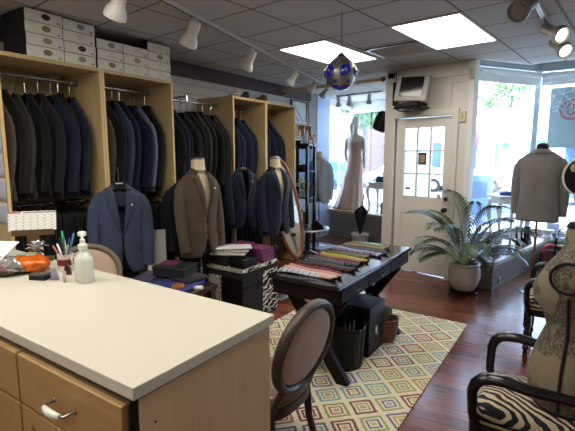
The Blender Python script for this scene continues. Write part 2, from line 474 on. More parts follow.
# stickers on the door glass
s_ = MB(); s_.bx(.505, .615, .038, .045, 1.44, 1.60); s_.bx(.525, .595, .034, .038, 1.47, 1.57, 1)
on_door(tag(s_.build('window_sticker', [M('sticker_dark', '#3a3030', .6), M('sticker_tan', '#a08060', .6)]), 'dark square sticker with tan centre on the door glass', 'sticker'))
s_ = MB(); s_.bx(.33, .4, .038, .045, 1.11, 1.14)
on_door(tag(s_.build('window_sticker', M('sticker_grey', '#6d6a64', .6)), 'thin grey strip sticker low on the door glass', 'sticker'))
k = MB(); k.lathe([(0, 0), (.03, 0), (.03, .006), (0, .006)], n=14)
o = tag(k.build('window_sticker', M('sticker_pink', '#c9a09a', .6)), 'round pale pink sticker at the bottom corner of the door glass', 'sticker')
o.location = DL + Vector((.83 * math.cos(DA) + .03 * math.sin(DA), .83 * math.sin(DA) + .025 * math.cos(DA), 1.05)); o.rotation_euler = (R(90), 0, DA)

# left display bay
PA = Vector((-4.1, 7.50)); PB = Vector((-2.36, 7.02))
st = MB(); st.prism([(PA.x, PA.y, 0), (PB.x, PB.y, 0), (-2.38, 8.35, 0), (-4.15, 8.75, 0)], (0, 0, .47))
struct(st.build('trim_5', m_plat))
st = MB(); st.prism([(PA.x, PA.y - .03, .47), (PB.x, PB.y - .03, .47), (-2.38, 8.35, .47), (-4.15, 8.75, .47)], (0, 0, .045))
struct(st.build('trim_6', wood('platform_oak', '#8c7450', '#a88e66', .4, 'X')))
WA = (-4.12, 8.62); WB = (-2.36, 8.25)
w1 = MB()
for a, b, z, h in ((WA, WB, .55, .08), (WA, WB, 2.55, .22)): w1.bar((*a, z), (*b, z), .06, h)
w1.bar((*WA, .5), (*WA, 2.66), .06, .06, (0, 1, 0)); w1.bar((*WB, .5), (*WB, 2.66), .06, .06, (0, 1, 0))
w1.bar((-4.1, 7.5, .5), (-4.1, 7.5, 2.66), .05, .05, (0, 1, 0)); w1.bar((-4.1, 8.05, .5), (-4.1, 8.05, 2.66), .03, .05, (0, 1, 0))
w1.bar((-4.1, 7.5, .54), (*WA, .54), .06, .08); w1.bar((-4.1, 7.5, 2.58), (*WA, 2.58), .06, .16)
w1 = struct(w1.build('window_1', m_white, bevel=.004))
gp = MB(); gp.bar((*WA, 1.5), (*WB, 1.5), .006, 1.95); gp.bar((-4.1, 7.5, 1.5), (-4.1, 8.6, 1.5), .006, 1.95)
struct(gp.build('window_pane', m_glass, w1))

# right display bay
GA = (-1.33, 6.70); GP = (-.60, 7.80); GB = (1.80, 7.75)
w2 = MB()
for a, b in ((GA, GP), (GP, GB)):
    w2.bar((*a, 2.87), (*b, 2.87), .08, .12); w2.bar((*a, .37), (*b, .37), .06, .08)
w2.bar((*GP, .3), (*GP, 2.93), .075, .075, (0, 1, 0)); w2.bar((*GA, .3), (*GA, 2.93), .06, .06, (0, 1, 0))
w2 = struct(w2.build('window_2', M('window_frame_grey', '#9aa2a8', .4, var=.03), bevel=.004))
gp = MB(); gp.bar((*GA, 1.6), (*GP, 1.6), .006, 2.5); gp.bar((*GP, 1.6), (*GB, 1.6), .006, 2.5)
struct(gp.build('window_pane', m_glass, w2))
# roller blinds
def blind(a, b, label, inset=.07):
    a = Vector((*a, 2.74)); b = Vector((*b, 2.74)); d = (b - a).normalized(); n_ = Vector((d.y, -d.x, 0)) * inset
    t = thing('roller_blind', label, 'blind', a + n_)
    L = (b - a).length - .08
    MB().tube([d * .05, d * L], .042, 14).build('roll', m_white, t, smooth=True)
    MB().bar(d * .05 + Vector((0, .0, -.09)), d * L + Vector((0, 0, -.09)), .015, .11).build('blind_hem', m_white, t, bevel=.003)
    MB().bar(d * .03 + Vector((0, 0, .03)), d * (L + .02) + Vector((0, 0, .03)), .05, .03).build('bracket_rail', m_white, t)
blind(GA, GP, 'rolled white blind above the side pane between pillar and corner post')
blind(GP, GB, 'rolled white blind above the front pane right of the corner post')

# right platform: clapboard front, glossy wood top with pale nosing
RP = [(-1.10, 5.44), (-.725, 5.36), (-.30, 7.3), (-.22, 7.36), (1.75, 6.6), (1.75, 7.72), (-.6, 7.76), (-1.31, 6.7)]
struct(MB().prism([(x, y, 0) for x, y in RP], (0, 0, .30)).build('trim_7', m_plat))
t = NT('glossy_platform_wood'); v = t.coord('Object', (1.4, 14, 14)); f = t.noise(v, 2.5, 5, .6, .6)
t.set(Base_Color=t.ramp(f, [(.3, srgb('#5a3526')), (.7, srgb('#84553c'))]), Roughness=.12)
struct(MB().prism([(x, y, .30) for x, y in RP], (0, 0, .035)).build('trim_8', t.mat))
ns = MB()
for a, b in zip(RP[:4], RP[1:5]): ns.bar((*a, .32), (*b, .32), .05, .045)
struct(ns.build('trim_9', M('nosing', '#b8b4aa', .4)))

# ------------------------------------------------------------------ ceiling fittings
def panel(u, v, label, us=1, vs=2):
    x, y, _ = grid_w(u * .6, v * .53)
    t = thing('ceiling_light', label, 'ceiling light', (x, y, CEIL), -CA, 'fluorescent ceiling panels')
    W, L = .6 * us, .53 * vs
    fr = MB()
    for q in ((0, W, 0, .018), (0, W, L - .018, L), (0, .018, 0, L), (W - .018, W, 0, L)): fr.bx(*q, -.012, -.001)
    fr.build('frame', M('fitting_white', '#c8c4ba', .5), t)
    df = MB(); df.bx(.018, W - .018, .018, L - .018, -.008, -.002); df.build('diffuser', m_panel, t)
    return t
panel(0, 0, 'glowing ceiling panel in front of the door and television')
panel(-2.1, .0, 'glowing ceiling panel behind the hanging silver and blue ornament')
panel(-2.1, -8, 'glowing ceiling panel above the wardrobes and counter')
panel(1, -5, 'glowing ceiling panel over the middle of the shop')
panel(-1, -6.2, 'unseen ceiling panel added to brighten the counter and nearest wardrobe')  # out of view, added to light the wardrobe side
panel(1, -10, 'glowing ceiling panel over the back of the shop')
panel(-2.1, -12, 'glowing ceiling panel over the back left of the shop')
vx = grid_w(-.97 * .6, 1.12 * .53)
t = thing('ceiling_vent', 'grey louvred air vent in the ceiling beside the lit panel', 'vent', (vx[0], vx[1], CEIL), -CA)
q = MB()
for a in ((0, .58, 0, .03), (0, .58, .45, .48), (0, .03, 0, .48), (.55, .58, 0, .48)): q.bx(*a, -.015, -.001)
q.build('frame', m_steel, t)
MB().bx(.03, .55, .03, .45, -.004, -.001).build('backing', m_dkmetal, t)
for i in range(7):
    MB().box((.29, .07 + i * .055, -.014), (.52, .042, .004), Matrix.Rotation(R(-25), 3, 'X')).build('louvre', M('vent_louvre', '#a3a29e', .4) if i == 0 else bpy.data.materials['vent_louvre'], t)
# track lighting
def track(a, b, name_label):
    t = thing('lighting_track', name_label, 'track', (*a, CEIL))
    d = Vector((b[0] - a[0], b[1] - a[1], 0))
    MB().bar((0, 0, -.015), d + Vector((0, 0, -.015)), .035, .03).build('rail', m_lampwhite, t)
    MB().bar((0, 0, -.0305), d + Vector((0, 0, -.0305)), .012, .002).build('slot', m_dkmetal, t)
    return t
track((-2.29, 1.3), (-3.45, 6.4), 'long white lighting track running above the wardrobes')
track((-.43, 2.0), (-.205, 6.0), 'white lighting track at the right above the display bay')
def head_parts(t, mat, lit, s=1.0, aim=(0, 0, -1)):
    aim = Vector(aim).normalized()
    rot = Vector((0, 0, -1)).rotation_difference(aim).to_matrix()
    piv = Vector((0, 0, -.045 * s))
    MB().bx(-.015, .015, -.03, .03, -.02, -.0).tube([(0, 0, -.02), piv], .008, 8).build('stem', mat, t, smooth=True)
    prof = [(.0, .03), (.038, .03), (.042, .0), (.040, -.05), (.042, -.08), (.058, -.105), (.066, -.13), (.066, -.155), (.058, -.157), (.054, -.14), (.0, -.135)]
    h = MB().lathe([(r * s, z * s) for r, z in prof], n=20)
    h.v = [tuple(piv + rot @ Vector(p)) for p in h.v]
    h.build('lamp_housing', mat, t, smooth=True)
    b_ = MB().lathe([(0, 0), (.045 * s, 0), (.045 * s, .006), (0, .006)], n=16)
    b_.v = [tuple(piv + rot @ (Vector(p) + Vector((0, 0, -.15 * s)))) for p in b_.v]
    b_.build('bulb_face', m_bulb if lit else m_lampgrey, t)
names = ['nearest', 'second', 'third', 'fourth', 'fifth', 'sixth']
lab = ['white track spotlight over the shoeboxes, nearest on the long track', 'white track spotlight, second from near end of the long track, left of the wardrobes gap',
       'white track spotlight, third along the long track, above the open clothes rail', 'white track spotlight, fourth along the long track, left of the glowing panel',
       'white track spotlight, fifth along the long track, above the tall wardrobes', 'white track spotlight at the window end of the long track']
for i, (x, y) in enumerate([(-2.445, 1.80), (-2.585, 2.56), (-2.815, 3.57), (-3.09, 4.80), (-3.275, 5.62), (-3.40, 6.2)]):
    t = thing('track_spotlight', lab[i], 'spotlight', (x, y, CEIL - .03), 0, 'spotlights on the long track')
    head_parts(t, m_lampwhite, False, 1.08 if i < 3 else .9, (-.5, .05, -.72 if i < 3 else -.55))
lab = ['grey track spotlight nearest on the right hand track, mouth facing us', 'grey track spotlight with lit bulb, middle of the right track', 'grey track spotlight with lit bulb at the window end of the right track']
for i, (x, y, aim) in enumerate([(-.352, 3.45, (-.3, -.75, -.45)), (-.30, 4.25, (.6, -.45, -.4)), (-.265, 4.8, (.5, -.5, -.5))]):
    t = thing('track_spotlight', lab[i], 'spotlight', (x, y, CEIL - .03), 0, 'spotlights on the right track')
    head_parts(t, m_lampgrey, i > 0, 1.08, aim)
t = thing('lighting_track', 'short white lighting track over the left display window', 'track', (-3.85, 7.42, CEIL))
MB().bar((0, 0, -.015), (.95, -.15, -.015), .035, .03).build('rail', m_lampwhite, t)
lab = ['small white spotlight over the window, above the pale blazer side', 'small white spotlight over the window, just left of the mannequin head', 'small white spotlight over the window, right of the mannequin head']
for i, (x, y) in enumerate([(-3.80, 7.40), (-3.56, 7.37), (-3.15, 7.31)]):
    t = thing('track_spotlight', lab[i], 'spotlight', (x, y, CEIL - .03), 0, 'spotlights over the display window')
    head_parts(t, m_lampwhite, False, .85, (-.15, .3, -1))
# tan pole under the ceiling
t = thing('curtain_pole', 'tan wooden pole fixed under the ceiling between door wall and left wall', 'pole', (-3.98, 5.80, 2.56))
MB().tube([(0, 0, 0), (1.70, -.06, .02)], .028, 10).build('pole', wood('tan_pole', '#b39a78', '#c9b294', .5, 'X'), t, smooth=True)
MB().lathe([(0, 0), (.04, 0), (.04, .03), (0, .03)], (.03, 0, -.06), 12).build('end_cap', m_black, t)
MB().ell((1.70, -.06, .02), (.036, .036, .036), 10, 8).build('finial', m_brass, t, smooth=True)
o = MB(); o.bx(-.035, .035, -.06, 0, -.03, .03); o.tube([(0, -.05, 0), (0, -.085, 0)], .022, 10)
o = tag(o.build('security_camera', m_black, bevel=.004), 'small black camera at the top left corner of the door wall', 'camera'); o.location = (-2.14, 5.725, 2.60); o.rotation_euler = (0, 0, DA)
# hanging ornament
t = thing('hanging_ornament', 'round silver ornament with cobalt blue discs hanging from the ceiling', 'ornament', (-1.57, 3.09, 2.19))
t_s = M('antique_silver', '#9b968a', .32, .85, var=.35, scale=40, bump=.4)
m_cobalt = M('cobalt_enamel', '#0c1fa0', .12, 0, var=.1, coat=.6)
RB = .121
MB().tube([(0, 0, RB + .03), (0, 0, CEIL - 2.19)], .0025, 6).build('cord', m_dkmetal, t)
MB().lathe([(0, -RB * .99), (RB * .35, -RB * .93), (RB * .7, -RB * .72), (RB * .93, -RB * .36), (RB, 0), (RB * .95, RB * .33), (RB * .78, RB * .64), (RB * .5, RB * .9), (RB * .24, RB * 1.12), (.012, RB * 1.3), (0, RB * 1.32)], n=32).build('body', t_s, t, smooth=True)
MB().lathe([(0, -RB * 1.02), (RB * .37, -RB * .965), (RB * .66, -RB * .78), (RB * .64, -RB * .74)], n=28).build('blue_base', m_cobalt, t, smooth=True)
MB().lathe([(RB * .45, RB * .93), (RB * .30, RB * 1.09), (RB * .26, RB * 1.12), (RB * .24, RB * 1.10)], n=24).build('blue_collar', m_cobalt, t, smooth=True)
for k_ in range(6):
    a = R(-63 + 23 + k_ * 60 - 8 )
    n_ = Vector((math.cos(a), math.sin(a), .08)).normalized(); rot = Vector((0, 0, 1)).rotation_difference(n_).to_matrix()
    q = MB().ell((0, 0, 0), (RB * .33, RB * .42, .012), 18, 6); q.v = [tuple(rot @ Vector(p) + n_ * RB * .97) for p in q.v]
    ds = q.build('blue_disc', m_cobalt, t, smooth=True)
    q = MB().ell((0, 0, 0), (RB * .11, RB * .11, .01), 10, 6); q.v = [tuple(rot @ Vector(p) + n_ * RB * 1.06) for p in q.v]
    q.build('boss', t_s, ds, smooth=True)
    for zz in (-.56, .62):
        n2 = Vector((math.cos(a + R(20)) * .85, math.sin(a + R(20)) * .85, zz)).normalized(); r2 = Vector((0, 0, 1)).rotation_difference(n2).to_matrix()
        q = MB().ell((0, 0, 0), (RB * .12, RB * .12, .008), 10, 6); q.v = [tuple(r2 @ Vector(p) + n2 * RB * (.995 if zz < 0 else .96)) for p in q.v]
        q.build('small_disc', m_cobalt, t, smooth=True)
# television on its bracket
t = thing('television', 'small silver framed television on a bracket above the door', 'television', DL + Vector((.52 * math.cos(DA), .52 * math.sin(DA), 2.385)), DA)
MT = Matrix.Rotation(R(-8), 3, 'X') @ Matrix.Rotation(R(5), 3, 'Y')
sv = M('silver_plastic', '#8f8d87', .4, var=.04)
q = MB(); q.box((0, 0, 0), (.45, .05, .32)); q.v = [tuple(MT @ Vector(p) + Vector((0, -.21, 0))) for p in q.v]; q.build('casing', sv, t, bevel=.01)
q = MB(); q.box((.0, -.028, .015), (.32, .004, .235)); q.v = [tuple(MT @ Vector(p) + Vector((0, -.21, 0))) for p in q.v]; q.build('screen', m_screen, t)
q = MB(); q.box((0, .06, -.02), (.28, .09, .2)); q.v = [tuple(MT @ Vector(p) + Vector((0, -.21, 0))) for p in q.v]; q.build('back_shell', sv, t, bevel=.02)
MB().bar((0, -.14, -.02), (0, -.01, -.05), .05, .04).bx(-.06, .06, -.015, 0, -.12, .04).build('bracket', m_black, t)
q = MB(); q.tube([(-.36, -.03, .25), (-.30, -.05, .05), (-.22, -.07, -.14), (-.12, -.1, -.2), (.02, -.12, -.19)], .007, 6); q.tube([(-.36, -.03, .25), (-.28, -.03, .2), (-.24, -.03, .22)], .005, 6)
q.build('cable', m_black, t, smooth=True)
t = thing('media_player', 'black media player box on a shelf under the television', 'media player', DL + Vector((.47 * math.cos(DA), .47 * math.sin(DA), 2.165)), DA)
MB().bx(-.17, .16, -.26, -.02, 0, .045).build('casing', m_blackmat, t, bevel=.004)
MB().bx(-.19, .18, -.24, 0, -.02, 0).tube([(-.1, -.02, -.02), (-.1, -.02, -.07)], .012, 6).build('wall_shelf', m_black, t)
q = MB(); q.tube([(.1, -.2, .05), (.15, -.25, .03), (.19, -.2, .0), (.12, -.18, -.04), (0, -.22, -.06), (-.1, -.24, -.05), (-.17, -.2, -.02)], .009, 6); q.tube([(.14, -.24, .06), (.19, -.26, .03), (.2, -.22, -.03), (.1, -.24, -.055), (-.03, -.25, -.04)], .008, 6); q.build('cable', m_black, t, smooth=True)
o = MB(); o.bx(-.035, .035, -.06, 0, -.15, .15); o = tag(o.build('wall_speaker', m_black, bevel=.008), 'slim black speaker behind the left edge of the television', 'speaker')
o.location = DL + Vector((.19 * math.cos(DA) + .02 * math.sin(DA), .19 * math.sin(DA) - .02 * math.cos(DA), 2.36)); o.rotation_euler = (0, 0, DA)
t = thing('door_chime', 'small cream alarm box on the wall right of the door frame', 'alarm box', DL + Vector((1.05 * math.cos(DA), 1.05 * math.sin(DA), 2.015)), DA)
MB().bx(-.0, .075, -.03, -.026, -.055, .065).bx(-.0, .075, -.026, 0, -.055, .065).build('casing', M('aged_cream', '#c9bc9c', .5), t, bevel=.005)
MB().bx(.03, .05, -.036, -.03, -.02, .03).build('button', M('beige_button', '#a3916f', .5), t)
o = MB(); o.bx(0, .045, -.05, 0, -.06, .06); o = on_door(tag(o.build('motion_sensor', M('sensor_cream', '#b3a88c', .5), bevel=.006), 'beige motion sensor high on the edge of the white pillar', 'sensor'))
o.location = DL + Vector((1.15 * math.cos(DA), 1.15 * math.sin(DA), 2.5))
# round-ended speaker by the left window
t = thing('wall_speaker', 'black rounded speaker hung in the left window beside the mannequin', 'speaker', (-2.40, 6.40, 2.08))
q = MB(); q.loft([(-.16, .07, .085), (-.14, .1, .11), (0, .12, .12), (.09, .11, .11), (.14, .07, .08)], 14, .8); q.v = [tuple(Matrix.Rotation(R(25), 3, 'Y') @ Vector(p) + Vector((-.13, 0, 0))) for p in q.v]
q.build('speaker_body', m_blackmat, t, smooth=True)
MB().bar((-.1, 0, .02), (.07, 0, .05), .03, .03).build('bracket', m_black, t)

# poster and snowflake in the right window
t = thing('window_poster', 'pale grey poster with a red round emblem hung in the right window', 'poster', (-.42, 7.70, 2.55), R(-3))
MB().bx(0, .9, -.004, .004, -.88, 0).build('sheet', M('poster_sheet', '#9db4b8', .7, var=.03), t)
e_ = MB()
def ring(mb, cx, cz, r0, r1, y0, y1, a0=0, a1=360, n=36):
    for i in range(n):
        t0 = R(a0 + (a1 - a0) * i / n); t1 = R(a0 + (a1 - a0) * (i + 1) / n)
        p = [(cx + r0 * math.cos(t0), y0, cz + r0 * math.sin(t0)), (cx + r1 * math.cos(t0), y0, cz + r1 * math.sin(t0)), (cx + r1 * math.cos(t1), y0, cz + r1 * math.sin(t1)), (cx + r0 * math.cos(t1), y0, cz + r0 * math.sin(t1))]
        mb.prism(p, (0, y1 - y0, 0))
ring(e_, .27, -.33, .11, .145, -.008, -.004)
ring(e_, .27, -.29, .03, .055, -.008, -.004, -60, 210)
ring(e_, .27, -.36, .025, .05, -.008, -.004, 120, 390)
e_.build('red_emblem', M('faded_red', '#ad7880', .7), t)
sf = MB()
for k_ in range(6):
    a = R(15 + k_ * 60); dx, dz = math.cos(a), math.sin(a)
    sf.bar((0, 0, 0), (dx * .26, 0, dz * .26), .006, .030, (0, 1, 0))
    for q_ in (.1, .17, .23):
        for s_ in (-1, 1):
            b = a + s_ * R(50); sf.bar((dx * q_, 0, dz * q_), (dx * q_ + math.cos(b) * .08, 0, dz * q_ + math.sin(b) * .08), .006, .022, (0, 1, 0))
sf = tag(sf.build('snowflake_decal', M('decal_white', '#e8eef4', .6, var=0)), 'white snowflake decoration on the right window in front of the poster', 'snowflake'); sf.location = (-.26, 7.55, 2.44)
sf = dup(sf, (-.47, 7.6, 2.40), None, 'small white snowflake decoration left of the large one on the window'); sf.scale = (.42, .42, .42)
# decal band with reversed lettering on the side pane
gd = Vector((GP[0] - GA[0], GP[1] - GA[1], 0)).normalized(); ang = math.atan2(gd.y, gd.x)
t = thing('window_decal', 'pale blue decal band with white reversed lettering low on the side pane', 'decal', (GA[0], GA[1], 0), ang)
MB().bx(.02, 1.25, -.012, -.008, .52, .93).build('band', m_band, t)
lt = MB(); x = .42
m_letter = M('letter_white', '#e8ecf2', .5, var=0)
for k_, sh in enumerate('snoz ed'):
    if sh == ' ': x += .09; continue
    zc = .78; 
    if sh == 'o': ring(lt, x + .03, zc, .016, .032, -.018, -.012, 0, 360, 14)
    elif sh == 'n': lt.bx(x, x + .014, -.018, -.012, zc - .032, zc + .032); lt.bx(x + .042, x + .056, -.018, -.012, zc - .032, zc + .03); lt.bx(x, x + .05, -.018, -.012, zc + .02, zc + .034)
    elif sh == 's': ring(lt, x + .028, zc + .015, .01, .024, -.018, -.012, 0, 270, 12); ring(lt, x + .028, zc - .015, .01, .024, -.018, -.012, 180, 450, 12)
    elif sh == 'z': lt.bx(x, x + .055, -.018, -.012, zc + .02, zc + .033); lt.bx(x, x + .055, -.018, -.012, zc - .033, zc - .02); lt.bar((x + .005, -.015, zc - .025), (x + .05, -.015, zc + .025), .006, .014, (0, 1, 0))
    else: ring(lt, x + .03, zc, .016, .032, -.018, -.012, 0, 360, 14); lt.bx(x + (.048 if sh == 'd' else -.002), x + (.062 if sh == 'd' else .012), -.018, -.012, zc - .03, zc + .06)
    x += .075
lt.build('lettering', m_letter, t)

# ------------------------------------------------------------------ wardrobes along the left wall
WX = -3.45; WD = .595
def wardrobe(y0, y1, zt, label, rail=True):
    t = thing('wardrobe', label, 'wardrobe', (WX, y0, 0), 0, 'oak wardrobes along the left wall')
    W = y1 - y0; th = .022
    for ya, yb in ((0, th), (W - th, W)):
        s_ = MB().bx(-WD, -.004, ya, yb, 0, zt).build('side_panel', m_oak, t)
        MB().bx(-.004, 0, ya, yb, 0, zt).build('edge_band', m_oak_edge, s_)
    MB().bx(-WD, -.002, th, W - th, zt - .03, zt).build('top_panel', m_oak, t)
    MB().bx(-WD, -WD + .006, th, W - th, .07, zt - .03).build('back_panel', m_oak, t)
    MB().bx(-WD, -.28, th, W - th, .07, .09).build('bottom_shelf', m_oak, t)
    MB().bx(-.32, -.30, th, W - th, 0, .07).build('plinth', m_oak, t)
    MB().tube([(-.35, th, zt - .10), (-.35, W - th, zt - .10)], .014, 10).build('hanging_rail', m_chrome, t, smooth=True)
    for ya in (th, W - th - .012): MB().tube([(-.35, ya, zt - .10), (-.35, ya + .012, zt - .10)], .03, 12).build('rail_socket', m_steel, t)
    MB().tube([(-.30, th, 1.16), (-.30, W - th, 1.16)], .014, 10).build('lower_rail', m_chrome, t, smooth=True)
    return t
wardrobe(1.48, 2.298, 2.305, 'tall open oak wardrobe nearest to us, under the four high stacks of boxes')
wardrobe(2.302, 3.085, 2.305, 'tall open oak wardrobe, second from us, with boxes on top and a grey blue jacket')
wardrobe(4.0, 4.66, 2.265, 'slim open oak wardrobe, third along, with dark navy jackets')
wardrobe(4.664, 5.37, 2.265, 'open oak wardrobe at the window end of the row')
t = thing('clothes_rail', 'chrome clothes rail spanning the open gap between the oak wardrobes', 'clothes rail', (WX - .25, 3.09, 2.16))
MB().tube([(0, 0, 0), (0, .905, 0)], .014, 10).build('rail', m_chrome, t, smooth=True)
MB().tube([(0, .42, 0), (0, .42, .06), (-.34, .42, .06)], .012, 8).build('bracket', m_chrome, t, smooth=True)
for ya in (0, .893): MB().tube([(0, ya, 0), (0, ya + .012, 0)], .03, 12).build('rail_socket', m_steel, t)

# ---- jacket builder.  Origin at hem centre, front faces -Y, neck at about z = .78
LV = [(0, .238, .100), (.06, .236, .104), (.15, .228, .106), (.25, .216, .103), (.33, .212, .102), (.42, .22, .11), (.5, .23, .118), (.56, .236, .118), (.62, .236, .104), (.665, .226, .084),
      (.695, .202, .068), (.715, .165, .061), (.735, .122, .059), (.749, .088, .06), (.760, .076, .06), (.772, .072, .06)]
def lv(z, W, D):
    for a, b in zip(LV, LV[1:]):
        if z <= b[0]:
            f = (z - a[0]) / (b[0] - a[0]); break
    else: a = b = LV[-1]; f = 0
    return (a[1] + (b[1] - a[1]) * f) * W / .238, (a[2] + (b[2] - a[2]) * f) * D / .11
ZB = .32
def gap(z, W):
    if z >= ZB: return .004 + .062 * ((z - ZB) / (.74 - ZB)) ** .9 * W / .238
    if z > .2: return .004
    return .004 + .055 * ((.2 - z) / .2) ** 2
def fronty(x, z, W, D):
    w_, d_ = lv(z, W, D)
    u = min(.999, abs(x) / w_)
    return -d_ * (1 - u ** 2.3) ** (1 / 2.0)
def jacket_meshes(W=.238, D=.11, lapels=True, ripple=.0, seed=0):
    rnd_ = random.Random(seed)
    res = {}
    b = MB(); nu = 36
    zs = [l[0] for l in LV]; zz = []
    for a_, c_ in zip(zs, zs[1:]): zz += [a_, (a_ + c_) / 2]
    zz.append(zs[-1])
    nv = len(zz) - 1; ph = rnd_.random() * 6
    def fn(u, v):
        z = zz[int(round(v * nv))]; w_, d_ = lv(z, W, D); g = gap(z, W)
        t0 = math.asin(min(.95, g / w_)); a = t0 + u * (2 * PI - 2 * t0)
        x = math.sin(a); y = -math.cos(a)
        px = w_ * math.copysign(abs(x) ** .85, x); py = d_ * math.copysign(abs(y) ** .9, y)
        k = 1 + ripple * math.sin(a * 5 + ph + z * 6) * max(0, 1 - z / .6)
        return (px * k, py * k - (.006 if u > .9 else 0), z)
    b.grid(fn, nu, nv); res['body'] = b
    for s in (-1, 1):
        m = MB()
        pts = [(s * (W - .062), .0, .662), (s * (W - .034), .002, .638), (s * (W - .004), .004, .58), (s * (W + .014), .0, .47), (s * (W + .022), -.012, .36), (s * (W + .021), -.028, .24), (s * (W + .015), -.05, .09), (s * (W + .015), -.052, .06)]
        m.tube(pts, [.040, .056, .059, .057, .054, .051, .046, .046], 14, True, .82 * min(1, D / .09), (0, 1, 0))
        res['sleeve%d' % s] = m
    if lapels:
        for s in (-1, 1):
            m = MB(); n = 10
            rows = []
            for i in range(n + 1):
                z = ZB + .01 + (.715 - ZB - .01) * i / n
                g = gap(z, W) - .004
                f = i / n
                lw = .088 * min(1, f * 1.45) ** .8
                if f > .93: lw = .055
                rows.append([(s * (g + lw * q), fronty(g + lw * q, z, W, D) - .006 - .012 * math.sin(PI * q) * min(1, f * 3), z) for q in (0, .33, .66, 1)])
            vs = [p for r in rows for p in r]; fs = []
            for i in range(n):
                for k in range(3):
                    a = i * 4 + k; fs.append((a, a + 1, a + 5, a + 4))
            m.add(vs, fs); res['lapel%d' % s] = m
        m = MB()
        def cf(u, v):
            z = .776 - .046 * v; w_, d_ = lv(z, W, D); o_ = .004 + .010 * v
            a = R(-52 + 284 * u)
            return ((w_ + o_) * math.cos(a), (d_ + o_) * math.sin(a), z - .02 * max(0, -math.sin(a)))
        m.grid(cf, 20, 3); res['collar'] = m
        for i_, q_ in enumerate(((.05 * W / .2, .145 * W / .238, fronty(.11, .47, W, D) - .008, fronty(.06, .47, W, D) + .004, .462, .478), (.07, .175 * W / .238, fronty(.14, .2, W, D) - .008, fronty(.08, .2, W, D) + .004, .185, .225), (-.175 * W / .238, -.07, fronty(.14, .2, W, D) - .008, fronty(.08, .2, W, D) + .004, .185, .225))):
            res['pocket%d' % i_] = MB().bx(*q_)
        m = MB()
        for z in (ZB - .01, ZB - .11):
            m.ell((-.006, fronty(0, z, W, D) - .012, z), (.011, .006, .011), 10, 6)
        for s in (-1, 1):
            for k in range(3): m.ell((s * (W + .037), -.075 + .0, .085 + k * .02), (.006, .006, .006), 8, 5)
        res['button'] = m
    return res
def hook_mesh(W, z0=.72, top=.92):
    m = MB()
    pts = [(0, 0, z0), (0, 0, top - .06)]
    for k in range(9):
        a = R(-90 + 0) + R(250) * k / 8
        pts.append((0 + .0, .022 * math.cos(a) * 1 + 0, top - .025 + .022 * math.sin(a)))
    m.tube(pts, .0035, 6); return m
def jacket(name, label, mats, loc, rz, W=.238, D=.11, group=None, lapels=True, hanger=None, hangmat=None, ripple=0, seed=0, pin=False, tilt=0, s=1.0, hooktop=.92):
    mat, lapm, butm = mats
    t = thing(name, label, 'jacket', loc, rz, group); t.scale = (s, s, s)
    if tilt: t.rotation_euler = (R(tilt), 0, rz)
    me = jacket_meshes(W, D, lapels, ripple, seed)
    me['body'].build('jacket_body', mat, t, smooth=True, solid=.006, ang=80)
    for s_ in (-1, 1): me['sleeve%d' % s_].build('sleeve', mat, t, smooth=True, ang=60)
    if lapels:
        for s_ in (-1, 1): me['lapel%d' % s_].build('lapel', lapm, t, smooth=True, solid=.004, ang=80)
        me['collar'].build('collar', lapm, t, smooth=True, solid=.007, ang=80)
        for i_ in range(3): me['pocket%d' % i_].build('pocket', lapm, t)
        me['button'].build('button', butm, t, smooth=True)
        if pin:
            MB().ell((.085, fronty(.085, .60, W, D) - .022, .60), (.009, .005, .009), 10, 6).build('lapel_pin', m_paper, t, smooth=True)
    if hanger:
        q = MB()
        if hanger == 'broad':
            q.tube([(-.17, 0, .675), (-.08, 0, .715), (0, 0, .745), (.08, 0, .715), (.17, 0, .675)], [.02, .024, .028, .024, .02], 10, True, .8, (0, 1, 0))
            q.box((0, -.012, .775), (.10, .022, .055))
        else:
            q.tube([(-.17, 0, .675), (-.06, 0, .735), (0, 0, .765), (.06, 0, .735), (.17, 0, .675)], [.014, .018, .02, .018, .014], 8, True, 1, (0, 1, 0))
        h_ = q.build('hanger', hangmat, t, smooth=True, ang=50)
        if hanger == 'broad':
            MB().bx(-.03, .03, -.0245, -.0225, .775, .785).build('hanger_print', m_paper, h_)
        hook_mesh(W, .76, hooktop).build('hook', m_chrome, h_, smooth=True)
    return t

def F(n, a, b=None, mul=.62, desat=.08): return fabric('cloth_' + n, a, b, mul=mul, desat=desat)
fab = {
 'taupe': F('taupe', '#4c4238', '#625648', .8), 'olive': F('olive', '#2c2b24', '#3c3a31', .8), 'black': F('black', '#0d0d10', '#16161a'),
 'char': F('charcoal', '#17181c', '#24262b'), 'navyd': F('dark_navy', '#121830', '#20294a'), 'navy': F('navy', '#161c33', '#222b4b'),
 'slate': F('slate_blue', '#2c3a50', '#40526c', .75), 'steel': F('steel_blue', '#56627a', '#748096', 1.0), 'brownc': F('brown_charcoal', '#1e1917', '#2b2522'), 'royal': F('mid_navy', '#1c2547', '#2c3862'),
}
